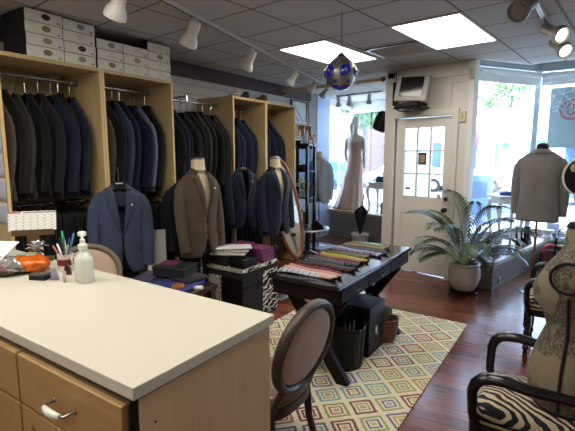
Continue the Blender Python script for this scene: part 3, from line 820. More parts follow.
# rail jackets: one prototype per colour, then copies
RJ = {}
def rail_proto(key):
    me = jacket_meshes(.225, .05, False, .06, len(RJ))
    for k_ in ('body', 'sleeve1', 'sleeve-1'): me[k_].v = [(p[0], p[1], p[2] - .42 * max(0, min(abs(p[0]), .215) - .05) * min(1, max(0, p[2] - .0) / .45)) for p in me[k_].v]
    t = thing('suit_jacket', '', 'jacket')
    me['body'].build('jacket_body', fab[key], t, smooth=True, solid=.006, ang=80)
    for s_ in (-1, 1):
        sl = me['sleeve%d' % s_].build('sleeve', fab[key], t, smooth=True, ang=60)
        b_ = MB()
        for k in range(4): b_.ell((s_ * .275, -.03, .075 + k * .017), (.005, .005, .005), 6, 5)
        b_.build('cuff_button', m_dkmetal, sl)
    q = MB(); q.tube([(-.16, 0, .645), (0, 0, .765), (.16, 0, .645)], .012, 8); q.build('hanger', m_blackmat, t, smooth=True)
    hook_mesh(.225, .75, .90).build('hook', m_chrome, t, smooth=True)
    return t
ORD = ['first', 'second', 'third', 'fourth', 'fifth', 'sixth', 'seventh', 'eighth', 'ninth', 'tenth', 'eleventh', 'twelfth']
CN = {'taupe': 'taupe', 'olive': 'olive black', 'black': 'black', 'char': 'charcoal', 'navyd': 'dark navy', 'navy': 'navy', 'slate': 'slate blue', 'steel': 'pale steel blue', 'brownc': 'brownish charcoal', 'royal': 'mid navy'}
def row(keys, y0, y1, rx, rz_, where, group, drop):
    n = len(keys)
    for i, k in enumerate(keys):
        y = y0 + (y1 - y0) * i / (n - 1)
        lab_ = '%s suit jacket, %s from the left on %s' % (CN[k], ORD[i], where)
        z = rz_ + .015 - .90 * 1.12
        jit = R(90 + random.uniform(-4, 16))
        if k not in RJ:
            RJ[k] = t = rail_proto(k); t['label'] = lab_; t['group'] = group
        else: t = dup(RJ[k], None, None, lab_, group)
        t.location = (rx, y, z - drop * random.random() - .0); t.rotation_euler = (0, R(random.uniform(-2, 2)), jit - R(90)); t.scale = (.98, 1, 1.12 + random.uniform(-.02, .05))
row(['taupe', 'brownc', 'olive', 'black', 'char', 'navyd', 'char', 'navy'], 1.575, 2.20, -3.80, 2.205, 'the rail of the nearest wardrobe', 'jackets in the nearest wardrobe', .0)
row(['taupe', 'brownc', 'slate', 'navy', 'navyd', 'steel', 'black'], 2.42, 3.0, -3.80, 2.205, 'the rail of the second wardrobe', 'jackets in the second wardrobe', .02)
row(['black', 'navyd', 'black', 'brownc', 'char', 'black', 'olive', 'char', 'black', 'char', 'black'], 3.14, 3.92, -3.70, 2.16, 'the open chrome rail', 'jackets on the open rail', .0)
row(['royal', 'navy', 'royal', 'navyd', 'navy', 'navyd'], 4.07, 4.58, -3.80, 2.165, 'the slim third wardrobe rail', 'jackets in the third wardrobe', .02)
row(['navy', 'navyd', 'navy', 'navyd', 'navy'], 4.75, 5.20, -3.80, 2.165, 'the window end wardrobe rail', 'jackets in the window end wardrobe', .02)
# dark trousers on the lower rails, added to make the wardrobe bottoms dark
tr = thing('trousers', '', 'trousers')
def tf(u, v):
    x = -.20 + .42 * u; s_ = (v - .5) * 2
    return (x * (1 - .12 * abs(s_)), .022 * math.copysign(min(1, abs(s_) * 12), s_) + .006 * math.sin(u * 9 + v * 7), -.92 * abs(s_))
MB().grid(tf, 10, 30).build('legs', fab['black'], tr, smooth=True, solid=.012, ang=80)
q = MB(); q.tube([(-.19, 0, .0), (.19, 0, .0)], .007, 6); q.tube([(-.19, 0, .0), (0, 0, .09), (.19, 0, .0)], .005, 6); q.build('hanger', m_blackmat, tr)
t_ = thing('clothes_rail', 'lower chrome rail in the open gap between the oak wardrobes', 'clothes rail', (-3.75, 3.09, 1.16))
MB().tube([(0, 0, 0), (0, .905, 0)], .014, 10).build('rail', m_chrome, t_, smooth=True)
first = True
for y0, y1, wn, n_ in ((1.55, 2.25, 'nearest wardrobe', 9), (2.36, 3.03, 'second wardrobe', 9), (3.14, 3.95, 'open gap', 10), (4.06, 4.60, 'slim third wardrobe', 7), (4.72, 5.30, 'window end wardrobe', 7)):
    for i in range(n_):
        c_ = tr if first else dup(tr); first = False
        c_.location = (-3.70, y0 + (y1 - y0) * i / (n_ - 1), 1.075); c_.rotation_euler = (0, 0, R(random.uniform(-4, 4)))
        c_['label'] = 'dark trousers added to deepen the shade below the jackets of the %s' % wn; c_['group'] = 'trousers on the lower rail of the %s' % wn
# boxes on top of the wardrobes
bm_body = M('box_black_card', '#0e0f11', .6); bm_front = M('box_grey_card', '#cfcabd', .6, var=.05, scale=15)
BW = {'b': '#1a1714', 'g': '#8f8258', 't': '#7d6c44', 's': '#7a7f88', 'w': '#c5bfae'}
def shoebox(y, z, w, h, col, label, group, x=WX - .012):
    t = thing('shoebox', label, 'box', (x, y, z), 0, group)
    MB().bx(-.36, -.006, 0, w, 0, h - .002).build('box_body', bm_body, t)
    MB().bx(-.006, 0, 0, w, .001, h - .003).build('front_panel', bm_front, t, bevel=.002)
    q = MB().lathe([(0, 0), (1, 0), (1, 1), (0, 1)], n=20); q.v = [(.003 * p[2] - .001, w * .55 + p[0] * .034, h * .53 + p[1] * .022) for p in q.v]
    wn = q.build('window', M('box_window_' + col, BW[col], .3, var=.5, scale=60), t)
    q = MB().bx(0, .001, w * .84, w * .93, h * .14, h * .3); q.build('print', M('box_print', '#8a867c', .7), t)
H4 = .0855
pos = {0: 'bottom', 1: 'second', 2: 'third', 3: 'top'}
stacks = [(1.705, .282, .0865, 2.305, 'tgtb', 'first stack from the left on the nearest wardrobe'), (1.992, .270, .0845, 2.305, 'sbws', 'second stack from the left, beside the wardrobe joint'),
          (2.279, .252, .083, 2.305, 'tws', 'third stack, low, on the second wardrobe'), (2.537, .262, .0835, 2.305, 'wgw', 'fourth stack, low, on the second wardrobe'), (2.803, .27, .0815, 2.305, 'wwsw', 'last stack at the end of the second wardrobe')]
for y, w_, h_, z0, cs, wh in stacks:
    for i, c_ in enumerate(cs):
        p_ = 'top' if i == len(cs) - 1 else pos[i]
        shoebox(y + (.004 if i % 2 else 0), z0 + i * h_, w_, h_, c_, 'pale fronted shoebox, %s of the %s' % (p_, wh), 'shoeboxes on the wardrobes')
# small things on the far wardrobes
for y, l_, c_, lab_ in ((4.16, .12, '#b9b3a6', 'pale crumpled ornament on top of the slim wardrobe'), (4.34, .09, '#2a2622', 'dark ornament on top of the slim wardrobe beside the pale one'), (4.70, .13, '#3a2a22', 'brown shoe shaped ornament on top of the window end wardrobe')):
    o = MB().ell((0, 0, .03), (.09, l_ * .6, .03), 12, 6).ell((.02, l_ * .2, .06), (.05, l_ * .3, .035), 10, 6)
    o = tag(o.build('shelf_ornament', M('ornament_' + lab_[:4].strip(), c_, .6, var=.3), smooth=True), lab_, 'ornament'); o.location = (-3.56, y, 2.265)

# ------------------------------------------------------------------ shop counter
CT = .95
t = thing('shop_counter', 'maple counter cabinet with white top edge in the left foreground', 'counter', (-.963, .70, 0))
MB().bx(-2.0, -.0, 0, .615, 0, .905).build('carcass', m_maple, t, bevel=.002)
MB().bx(-2.0, -.004, -.02, .02, .899, .91).bx(-.02, -.006, -.018, 0, .09, .9).build('top_gap', m_black, t)
q = MB(); q.lathe([(0, 0), (.004, 0), (.004, .002), (0, .002)], n=8); q.v = [(p[2], .05 + p[0], .81 + p[1]) for p in q.v]; q.build('screw_hole', m_dkbrown, t)
for x0, x1 in ((-.605, -.022), (-1.20, -.617), (-1.795, -1.212)):
    d_ = MB().bx(x0, x1, -.045, -.022, .715, .895).build('drawer', m_maple_d, t, bevel=.003)
    hx = (x0 + x1) / 2 
    h_ = MB(); h_.tube([(hx - .045, -.085, .80), (hx - .02, -.09, .80), (hx, -.092, .80), (hx + .02, -.09, .80), (hx + .045, -.085, .80)], [.008, .0115, .0125, .0115, .008], 12)
    h_ = h_.build('handle', M('porcelain', '#d9d7cf', .15, coat=.5), d_, smooth=True)
    for s_ in (-1, 1):
        q = MB(); q.tube([(hx + s_ * .044, -.085, .80), (hx + s_ * .056, -.08, .80), (hx + s_ * .058, -.046, .80)], .0042, 8); q.ell((hx + s_ * .058, -.047, .80), (.01, .004, .01), 10, 6)
        q.build('handle_post', m_steel, h_, smooth=True)
    for xa, xb in ((x0, hx - .003), (hx + .003, x1)):
        q = MB(); q.bx(xa, xa + .06, -.045, -.022, .09, .705); q.bx(xb - .06, xb, -.045, -.022, .09, .705); q.bx(xa + .06, xb - .06, -.045, -.022, .09, .15); q.bx(xa + .06, xb - .06, -.045, -.022, .645, .705); q.bx(xa + .06, xb - .06, -.033, -.025, .15, .645)
        dd = q.build('door', m_maple_d, t, bevel=.002)
        q = MB(); kx = xb - .03 if xa == x0 else xa + .03
        q.lathe([(.006, 0), (.006, .015), (.014, .022), (.012, .032), (0, .035)], n=12); q.v = [(kx + p[0], -.045 - p[2], .62 + p[1]) for p in q.v]
        q.build('knob', m_dkmetal, dd, smooth=True)
t = MB().bx(-3.08, -.957, .677, 1.337, .911, CT)
tag(t.build('counter_top', m_laminate, bevel=.003), 'white laminate counter top on the maple cabinet', 'worktop')

# things on the counter
t = thing('hand_sanitiser', 'clear pump bottle of hand gel standing on the white counter', 'bottle', (-2.0, 1.175, CT), R(-8))
gelm = M('gel_bottle', '#c9cdc4', .25, var=.03)
MB().loft([(0, .043, .036), (.006, .047, .04), (.11, .047, .04), (.125, .044, .037), (.145, .024, .022), (.155, .018, .018), (.17, .018, .018)], 24, .8).build('bottle_body', gelm, t, smooth=True)
pm = M('pump_white', '#d6d6d0', .35, var=.02)
MB().lathe([(.021, .165), (.023, .168), (.023, .188), (.012, .196), (.012, .215), (.006, .215), (.006, .232), (.018, .232), (.02, .238), (.02, .25), (.012, .254), (0, .254)], n=18).build('pump', pm, t, smooth=True)
MB().tube([(0, 0, .244), (.05, -.02, .246), (.095, -.04, .243), (.108, -.046, .230)], [.011, .008, .006, .005], 10).build('nozzle', pm, t, smooth=True)
# calendar
t = thing('desk_calendar', 'white desk calendar with a month grid in a wooden holder', 'calendar', (-2.64, 1.25, CT), R(52))
q = MB(); q.bx(-.125, .125, -.003, .003, 0, .11); q.v = [(p[0], p[1] + p[2] * .25, p[2] + .185) for p in q.v]
pg = q.build('page', m_paper, t)
pr = MB()
def onpage(x0, x1, z0, z1, mb, mi=0):
    mb.prism([(x0, z0 * .25 - .0045, z0 + .185), (x1, z0 * .25 - .0045, z0 + .185), (x1, z1 * .25 - .0045, z1 + .185), (x0, z1 * .25 - .0045, z1 + .185)], (0, .001, 0), mi)
onpage(-.125, -.06, .100, .109, pr, 1); onpage(-.05, .125, .101, .107, pr, 2)
for r_ in range(5):
    for c_ in range(7):
        onpage(-.125 + c_ * .037, -.125 + c_ * .037 + .010, .080 - r_ * .0185, .086 - r_ * .0185, pr, 0)
    onpage(-.125, .125, .0905 - r_ * .0185, .0915 - r_ * .0185, pr, 0)
pr.build('print', [M('print_grey', '#a9aaa8', .8), M('print_red', '#b0585a', .8), M('print_dark', '#6d6a78', .8)], pg)
MB().bx(-.10, .10, -.035, .035, 0, .02).bx(-.11, .11, -.006, .016, .155, .19).bx(-.03, .03, -.006, .016, .02, .155).build('holder', wood('calendar_holder', '#463520', '#62492b', .5, 'X'), t)
# pen mug with pens
t = thing('mug', 'white mug with dark red print holding pens on the counter', 'mug', (-2.275, 1.235, CT))
MB().lathe([(0, .004), (.036, 0), (.04, .004), (.041, .095), (.038, .095), (.036, .02), (0, .015)], n=24).build('cup', M('mug_white', '#cfc4bb', .3), t, smooth=True)
MB().tube([(.038 + .028 * math.sin(R(a)), .0, .05 + .03 * math.cos(R(a))) for a in range(0, 181, 20)], .005, 8).build('handle', M('mug_white2', '#c3b8b0', .3), t, smooth=True)
MB().loft([(.035, .0418, .0418), (.07, .0418, .0418)], 24, 1, False).build('print_band', M('mug_red', '#6d2028', .4), t, smooth=True)
pcol = [('#2a9d6a', 'green capped pen in the white mug'), ('#3c78c0', 'bright blue pen with yellow grip leaning right in the mug'), ('#c49a2a', 'yellow pencil leaning far right in the mug'), ('#1e5a60', 'dark teal pen upright in the mug'), ('#b9bcc0', 'silver pen leaning left in the mug'),
        ('#1a1c22', 'black pen at the back of the mug'), ('#dcdcdc', 'white pen leaning left in the mug'), ('#2a3f7a', 'dark blue pen in the middle of the mug'), ('#a03a3a', 'red tipped pen leaning left in the mug')]
for i, (c_, l_) in enumerate(pcol):
    a = [1.9, .45, .1, 1.2, 2.6, 1.5, 2.9, .9, 3.1][i]; lean = [.35, .35, .62, .12, .5, .2, .62, .15, .75][i]; L_ = [.20, .20, .17, .17, .16, .17, .15, .16, .155][i]
    ax = Vector((math.cos(a) * math.sin(lean), math.sin(i * 2.1) * .12, math.cos(lean))).normalized()
    b0 = Vector((-.018 * math.cos(a), .01 * math.sin(i * 2), .02))
    t2 = thing('pen', l_, 'pen', Vector((-2.275, 1.235, CT)) + b0, 0, 'pens in the mug')
    MB().tube([(0, 0, 0), ax * L_ * .66], .0042, 8).build('barrel', M('pen_%d' % i, c_, .35), t2, smooth=True)
    MB().tube([ax * L_ * .66, ax * L_ * .97, ax * L_], [.0052, .005, .002], 8).build('cap', M('pen_cap_%d' % i, ['#3aae78', '#5a8fd0', '#d0b060', '#1e5a60', '#c9ccd0', '#15161a', '#e2e2e2', '#23407a', '#b04040'][i], .3), t2, smooth=True)
# pumpkin orange sweets bag
o = MB().ell((0, 0, .0), (.085, .06, .042), 28, 14)
rr = random.Random(3); o.v = [(p[0] * (1 + .06 * math.sin(p[0] * 90 + p[2] * 60)), p[1] * (1 + .06 * math.cos(p[1] * 120)), max(-.042, p[2] + .006 * rr.uniform(-1, 1)) + .042) for p in o.v]
t = thing('sweets_bag', 'shiny orange wrapped bag lying on the counter below the silver tinsel', 'bag', (-2.42, 1.12, CT), R(20)); t.scale = (1.3, 1.2, 1.15)
o.build('bag_body', M('orange_foil', '#c25a12', .22, .2, var=.45, scale=40, bump=.6), t, smooth=True)
MB().box((-.01, -.01, .083), (.07, .03, .004)).box((.0, .012, .084), (.04, .02, .006)).build('tag', M('tag_green', '#8aa08a', .6), t)
# silver tinsel leaf ornament
t = thing('tinsel_ornament', 'silver foil pineapple leaf ornament in front of the calendar', 'ornament', (-2.50, 1.20, CT))
MB().ell((0, 0, .045), (.04, .04, .045), 14, 10).build('base', M('foil', '#a9abad', .25, .9, var=.2, scale=60, bump=.5), t, smooth=True)
fm = M('foil_leaf', '#c4c6c8', .3, .7, var=.15)
for k in range(16):
    a = k * 2.4; el = R(20 + 60 * (k / 16)); d = Vector((math.cos(a) * math.cos(el), math.sin(a) * math.cos(el), math.sin(el)))
    sd = Vector((-math.sin(a), math.cos(a), 0))
    p0 = Vector((0, 0, .085)); q = MB(); L_ = .075
    mid = p0 + d * L_ * .6 + Vector((0, 0, .012)); tip = p0 + d * L_ + Vector((0, 0, -.008))
    q.add([p0 + sd * .008, p0 - sd * .008, mid + sd * .011, mid - sd * .011, tip], [(0, 1, 3, 2), (2, 3, 4)]); q.build('foil_leaf', fm, t, solid=.002)
# plastic bag with dark red contents and paper on top
t = thing('plastic_bag', 'crumpled clear plastic bag of dark red goods at the left end of the counter', 'bag', (-2.50, 1.03, CT), R(10))
o = MB().ell((0, 0, .04), (.13, .09, .042), 30, 16); o.v = [(p[0] * (1 + .1 * rr.uniform(-1, 1)), p[1] * (1 + .1 * rr.uniform(-1, 1)), max(0, p[2] + .012 * rr.uniform(-1, 1))) for p in o.v]
o.build('bag_film', M('plastic_film', '#8d8a88', .15, .3, var=.5, scale=25, bump=.8), t)
MB().ell((0, -.02, .035), (.12, .085, .035), 20, 10).build('contents', M('bag_contents', '#4a2528', .5, var=.6, scale=20), t, smooth=True)
o = MB(); o.box((0, 0, 0), (.18, .14, .004), Matrix.Rotation(R(25), 3, 'Z') @ Matrix.Rotation(R(28), 3, 'X')); o = tag(o.build('paper_slip', m_paper), 'white paper slip lying on the plastic bag at the left edge', 'paper'); o.location = (-2.60, 1.035, CT + .115)
t = thing('stapler_box', 'small black box lying on the white counter in front of the orange bag', 'box', (-2.225, 1.07, CT), R(25))
MB().bx(-.045, .045, -.025, .025, 0, .03).build('box_body', m_blackmat, t, bevel=.003); MB().bx(-.046, .046, -.026, .026, .022, .034).build('lid', M('box_grey', '#3a3a3a', .3), t, bevel=.003)
for x, y, c_, l_, rz in ((-2.15, 1.10, '#8d8494', 'small mauve wrapped sweet on the counter beside the black box', .4), (-2.09, 1.115, '#b59a9a', 'small pink wrapped sweet on the counter between mauve sweet and pump bottle', -.5), (-2.075, 1.20, '#9a9ea4', 'small grey packet standing on the counter behind the pump bottle', .2), (-2.19, 1.19, '#2a1512', 'dark brown packet standing on the counter below the mug', .3), (-2.14, 1.215, '#6d2430', 'dark red packet standing on the counter right of the mug', -.3)):
    o = MB().prism([(-.022, 0, 0), (.022, 0, 0), (.018, 0, .03), (.004, 0, .055), (-.016, 0, .04)], (0, .014, 0)); o.box((0, -.003, .022), (.02, .004, .014))
    o = tag(o.build('wrapped_packet', M('packet_%s' % c_[1:], c_, .3, var=.3), bevel=.003), l_, 'packet'); o.location = (x, y, CT); o.rotation_euler = (0, 0, rz)
# papers pinned on the wardrobe side
for i, z in enumerate((1.60, 1.42, 1.24, 1.06)):
    o = MB(); o.grid(lambda u, v: (-.15 + .15 * u * 2 * .5 + .0, -.004 - .02 * math.sin(PI * v) * (1 - u), .16 * v), 6, 6)
    o = tag(o.build('pinned_paper', m_paperblue, solid=.001, smooth=True), 'pale paper sheet pinned to the wardrobe side, %s of four' % ['topmost', 'second from top', 'third from top', 'lowest'][i], 'paper', 'papers pinned to the wardrobe side')
    o.location = (-3.46, 1.479, z)

# ------------------------------------------------------------------ hanging jackets and dressed stands
hb = F('blue_suit', '#34425e', '#45567a', .8, .22); hbl = F('blue_suit_lapel', '#303d58', '#41516f', .72, .22)
brn = F('brown_tweed', '#3f342a', '#665646', .8, 0); brl = F('brown_tweed_lapel', '#3a3027', '#5e4f40', .75, 0)
nav = F('navy_jacket', '#121a33', '#1c2748'); navl = F('navy_lapel', '#10172e', '#192340')
ink = F('ink_navy', '#131d33', '#22304d'); inkl = F('ink_navy_lapel', '#111a2e', '#1e2b46')
gry = F('warm_grey_suit', '#64615e', '#85817d', 1, 0); ltb = F('pale_grey_blazer', '#8591a3', '#a3afbf', 1, 0); slt = F('dark_slate', '#14181f', '#20262f')
mb_dark = M('button_dark', '#1a1612', .35); mb_brown = M('button_brown', '#3a2618', .4)
j = jacket('suit_jacket', 'blue two button suit jacket on a black hanger hooked to the wardrobe joint', (hb, hbl, mb_dark), (-3.28, 2.29, .55), R(62), W=.198, D=.085, hanger='broad', hangmat=m_blackmat, pin=True, ripple=.02)
MB().bx(.20, .235, -.075, -.071, -.0, .045).build('price_tag', m_paper, j)
MB().bx(-.12, .12, .0, .02, .58, .72).build('inner_trousers', hbl, j)
jacket('suit_jacket', 'ink navy suit jacket on a wooden hanger between the brown and navy dressed stands', (ink, inkl, mb_dark), (-3.33, 4.02, .70), R(68), W=.185, D=.085, hanger='wood', hangmat=m_brown, pin=True, s=.93)
jacket('suit_jacket', 'dark slate jacket hung on the wardrobe joint, half hidden behind the brown jacket', (slt, slt, mb_dark), (-3.30, 3.08, .55), R(60), W=.19, D=.085, hanger='wood', hangmat=m_blackmat, s=1.0)

def dress_stand(name, label, loc, rz, zh, mat, capm, polem, basem, W=.185, D=.088, neck=.12, s=1.0, base_r=.15, disc=True):
    # torso with neck on a pole; zh = height of jacket hem line
    t = thing(name, label, 'mannequin', loc, rz)
    T = MB(); secs = []
    for z, w_, d_ in LV:
        if z < .08 or z > .742: continue
        ww, dd = lv(z, W, D)
        secs.append((zh + z * s, (ww - .016) * s, (dd - .012) * s, 0, 0))
    zt = zh + .742 * s
    for f, r_ in ((.02, .064), (.045, .058), (neck * .85 + .02, .056), (neck + .02, .056)):
        secs.append((zt + f, r_ * s, r_ * s * 1.05, 0, .0))
    T.loft(secs, 28, .9).build('torso', mat, t, smooth=True)
    zt = zt + neck + .02
    MB().loft([(zt, .058 * s, .06 * s), (zt + .012, .058 * s, .06 * s), (zt + .026, .04 * s, .042 * s), (zt + .03, .0, .0)], 20).build('neck_cap', capm, t, smooth=True)
    MB().tube([(0, 0, .015), (0, 0, zh + .1)], .013, 10).lathe([(.018, zh - .18), (.022, zh - .175), (.022, zh - .13), (.018, zh - .125)], n=10).build('pole', polem, t, smooth=True)
    if disc: MB().lathe([(0, 0), (base_r, 0), (base_r, .008), (base_r * .9, .016), (.02, .022), (0, .022)], n=32).build('base', basem, t, smooth=True)
    else:
        b_ = MB()
        for k in range(4):
            a = R(45 + 90 * k); b_.bar((0, 0, .03), (base_r * math.cos(a), base_r * math.sin(a), .012), .03, .022)
        b_.build('base', basem, t, bevel=.003)
    return t
dress_stand('dress_stand', 'cream torso stand with chrome neck cap wearing the brown tweed jacket', (-2.87, 2.83, 0), R(84), .655, m_formcream, m_steel, m_chrome, m_steel, W=.180, D=.095, neck=.09, s=1.03, base_r=.125)
jacket('tweed_jacket', 'brown tweed jacket worn by the cream torso stand beside the zebra cabinet', (brn, brl, mb_brown), (-2.87, 2.83, .655), R(84), W=.187, D=.112, pin=True, s=1.03)
dress_stand('dress_stand', 'cream torso stand with silver neck cap wearing the plain navy jacket', (-2.70, 3.80, 0), R(77), .715, m_formcream, m_steel, m_dkbrown, m_steel, W=.185, D=.10, neck=.09, s=.95, base_r=.14)
jacket('suit_jacket', 'plain navy jacket worn by the torso stand beside the oval mirror', (nav, navl, mb_dark), (-2.70, 3.80, .715), R(77), W=.192, D=.112, s=.95)
dress_stand('dress_stand', 'stand with black neck block wearing the grey suit jacket before the right window', (-.34, 5.60, 0), R(176), .83, m_blackmat, m_black, m_brown, M('stand_base', '#aab4c2', .2, .7), W=.2, D=.10, neck=.05, s=1.04, base_r=.14)
jacket('suit_jacket', 'warm grey suit jacket seen from behind on the stand before the right window', (gry, gry, mb_dark), (-.34, 5.60, .83), R(176), W=.205, D=.115, s=1.04, ripple=.015)
dress_stand('dress_stand', 'white torso stand on a thin silver pole wearing the pale blazer by the left window', (-3.66, 6.45, .006), R(20), .75, m_formwhite, m_formwhite, m_steel, m_steel, W=.175, D=.09, neck=.08, s=1.0, base_r=.13)
jacket('blazer', 'pale grey blue blazer on the thin silver pole stand by the left window', (ltb, ltb, mb_dark), (-3.66, 6.45, .75), R(20), W=.183, D=.105, s=1.0, ripple=.03)

# ------------------------------------------------------------------ oval backed chairs
def oval_chair(label, loc, rz, fr, pad, seatm):
    t = thing('oval_back_chair', label, 'chair', loc, rz)
    lean = R(-12)
    def B(p): return Vector((p[0], .20 + p[1] + (p[2] - .44) * .20, p[2]))
    cz, hw, hh = .672, .229, .207
    q = MB(); pts = [B((hw * math.cos(a), 0, cz + hh * math.sin(a))) for a in [2 * PI * i / 40 for i in range(40)]]
    q.tube(pts, .020, 10, False, 1.35, (0, 1, 0), closed=True); q.build('back_frame', fr, t, smooth=True)
    q = MB(); n = 32
    for yy in (-.022, .02):
        pass
    P = MB(); 
    def fn(u, v):
        a = 2 * PI * u; r_ = math.sin(PI * v * .5 + 1e-4) if v < .5 else math.sin(PI * (1 - v) * .5 + 1e-4)
        k = [0, .6, .95, 1, .95, .6, 0][int(round(v * 6))]; y = [-.034, -.03, -.018, 0, .016, .026, .03][int(round(v * 6))]
        return B(((hw - .018) * k * math.cos(a), y, cz + (hh - .018) * k * math.sin(a)))
    P.grid(fn, 36, 6); P.build('back_pad', pad, t, smooth=True, ang=80)
    for s_ in (-1, 1): MB().tube([B((s_ * .145, -.025, .38)), B((s_ * .145, -.012, .44)), B((s_ * .125, 0, .52))], .018, 8).build('back_post', fr, t, smooth=True)
    S = MB(); S.loft([(.385, .215, .205, 0, -.01), (.40, .225, .215, 0, -.01), (.43, .222, .212, 0, -.01), (.452, .19, .18, 0, -.01), (.46, .10, .10, 0, -.01), (.462, 0, 0, 0, -.01)], 32, .72); S.build('seat', seatm, t, smooth=True, ang=70)
    S = MB(); S.loft([(.335, .215, .205, 0, -.01), (.34, .226, .216, 0, -.01), (.385, .228, .218, 0, -.01), (.392, .218, .208, 0, -.01)], 32, .72); S.build('seat_rail', fr, t, smooth=True)
    for sx in (-1, 1):
        MB().tube([(sx * .162, -.172, .36), (sx * .166, -.178, .30), (sx * .184, -.20, .02), (sx * .184, -.20, 0)], [.024, .021, .012, .014], 12).build('leg', fr, t, smooth=True)
        MB().tube([(sx * .16, .155, .37), (sx * .166, .17, .2), (sx * .175, .23, 0)], [.022, .019, .014], 12).build('leg', fr, t, smooth=True)
    return t
oval_chair('oval backed chair pushed up behind the right end of the counter on the rug', (-1.25, 1.655, .012), R(270), m_chairframe, m_chairpad, m_chairseat)
oval_chair('oval backed chair behind the counter in front of the blue hanging suit', (-2.84, 1.70, 0), R(60), m_chairpale, m_chairpad, m_chairpad)

# ------------------------------------------------------------------ zebra cabinet and packets
t = thing('zebra_cabinet', 'low black cabinet with zebra print sides beside the brown jacket stand', 'cabinet', (-2.46, 2.95, 0))
MB().bx(-.43, 0, 0, .54, 0, .50).build('carcass', m_blackfab, t, bevel=.004)
MB().bx(-.44, .01, -.01, .55, .50, .53).build('top_board', m_zebra2, t, bevel=.004)
MB().bx(-.425, -.27, -.006, 0, .02, .44).build('zebra_panel', m_zebra2, t)
MB().bx(0, .006, .30, .535, .02, .45).build('zebra_panel', m_zebra2, t)
MB().bx(-.25, -.005, -.01, 0, .02, .44).build('door', m_black, t, bevel=.003)
MB().bx(.0, .008, .01, .28, .36, .37).build('trim_strip', m_dkmetal, t)
ZT = .53
m_purple_box = M('plum_box', '#692a55', .5, var=.2, scale=60)
def flat(name, label, cat, x, y, z, dx, dy, h, rz, mat, group=None, lid=None, bev=.003):
    t = thing(name, label, cat, (x, y, z), rz, group)
    MB().bx(-dx / 2, dx / 2, -dy / 2, dy / 2, 0, h * (.6 if lid else 1)).build('box_body', mat, t, bevel=bev)
    if lid: MB().bx(-dx / 2 - .004, dx / 2 + .004, -dy / 2 - .004, dy / 2 + .004, h * .6, h).build('lid', lid, t, bevel=bev)
    return t
pl = ['lowest', 'second', 'middle', 'fourth', 'topmost']
m_dkcard = M('dark_card', '#1d1916', .5, var=.25, scale=50)
for i in range(4):
    flat('garment_packet', 'dark brown garment packet, %s of the stack at the left of the zebra cabinet' % ['lowest', 'second', 'third', 'topmost'][i], 'packet', -2.775, 3.07, ZT + i * .0255, .22, .19, .024, R(2 * i - 3), m_dkcard, 'dark packets on the zebra cabinet')
for i in range(3):
    flat('white_board', 'white folded shirt packet on the dark packets of the zebra cabinet, %s of three' % ['lowest', 'middle', 'topmost'][i], 'packet', -2.72 + .02 * i, 3.06 + .012 * i, ZT + .1025 + i * .0275, .34, .17, .020, R(28 + 7 * i), M('shirt_white_%d' % i, '#c9c8c6', .6, var=.04), 'white packets on the zebra cabinet', None, .008)
flat('gift_box', 'lower of two flat black boxes at the front of the zebra cabinet', 'box', -2.56, 3.085, ZT, .17, .22, .045, R(4), m_blackmat, 'black boxes on the zebra cabinet', m_black)
flat('gift_box', 'upper of two flat black boxes at the front of the zebra cabinet', 'box', -2.562, 3.09, ZT + .046, .17, .21, .04, R(-3), M('black_green_box', '#101614', .4), 'black boxes on the zebra cabinet', m_black)
for i in range(4):
    flat('gift_box', 'plum coloured flat box, %s of the stack at the window side of the zebra cabinet' % ['lowest', 'second', 'third', 'topmost'][i], 'box', -2.57 - .004 * i, 3.36, ZT + i * .034, .21, .19, .0335, R(3 - 2 * i), m_purple_box, 'plum boxes on the zebra cabinet')
flat('gift_box', 'plum coloured box behind the white packets on the zebra cabinet', 'box', -2.80, 3.34, ZT, .19, .22, .15, R(2), m_purple_box)
# dark bench with folded goods
t = thing('low_bench', 'low dark wooden bench behind the counter carrying folded garments', 'bench', (-2.92, 2.38, 0))
MB().bx(-.46, .46, -.24, .24, .455, .49).build('bench_top', m_dkbrown, t, bevel=.004)
for sx in (-1, 1):
    for sy in (-1, 1): MB().bx(sx * .42 - .025, sx * .42 + .025, sy * .2 - .025, sy * .2 + .025, 0, .455).build('leg', m_dkbrown, t)
m_gblue = fabric('blue_garment_bag', '#1b2766', '#2c3a86', .5, 60); m_gdark = fabric('dark_garment', '#101116', '#1c1e26', .7, 60); m_gpurp = fabric('violet_garment', '#3a3350', '#4c4466', .6, 60)
def folded(label, x, y, z, dx, dy, h, rz, m, group='folded garments on the bench'):
    t = thing('folded_garment', label, 'garment', (x, y, z), rz, group)
    q = MB(); q.loft([(0, dx / 2 - .01, dy / 2 - .01), (h * .25, dx / 2, dy / 2), (h * .75, dx / 2, dy / 2), (h, dx / 2 - .012, dy / 2 - .012)], 28, .35); q.build('cloth', m, t, smooth=True, ang=50)
    q = MB(); q.bx(-dx * .25, -dx * .22, -dy / 2 + .01, dy / 2 - .01, h, h + .003); q.build('fold_edge', m, t)
folded('wide blue folded garment lying lowest on the bench', -2.76, 2.36, .49, .50, .42, .035, R(12), m_gblue)
folded('dark folded garment on the wide blue one on the bench', -2.68, 2.50, .526, .26, .26, .028, R(-6), m_gdark)
folded('violet edged folded garment at the left of the bench', -3.0, 2.34, .526, .18, .28, .02, R(14), m_gpurp)
t = thing('gift_box', 'dark box with magenta patterned lid on top of the folded garments', 'box', (-2.83, 2.49, .555), R(18))
MB().bx(-.15, .15, -.12, .12, 0, .06).build('box_body', m_gdark, t, bevel=.004); MB().bx(-.155, .155, -.125, .125, .06, .078).build('lid', M('dark_green_card', '#1f2320', .4), t, bevel=.003)
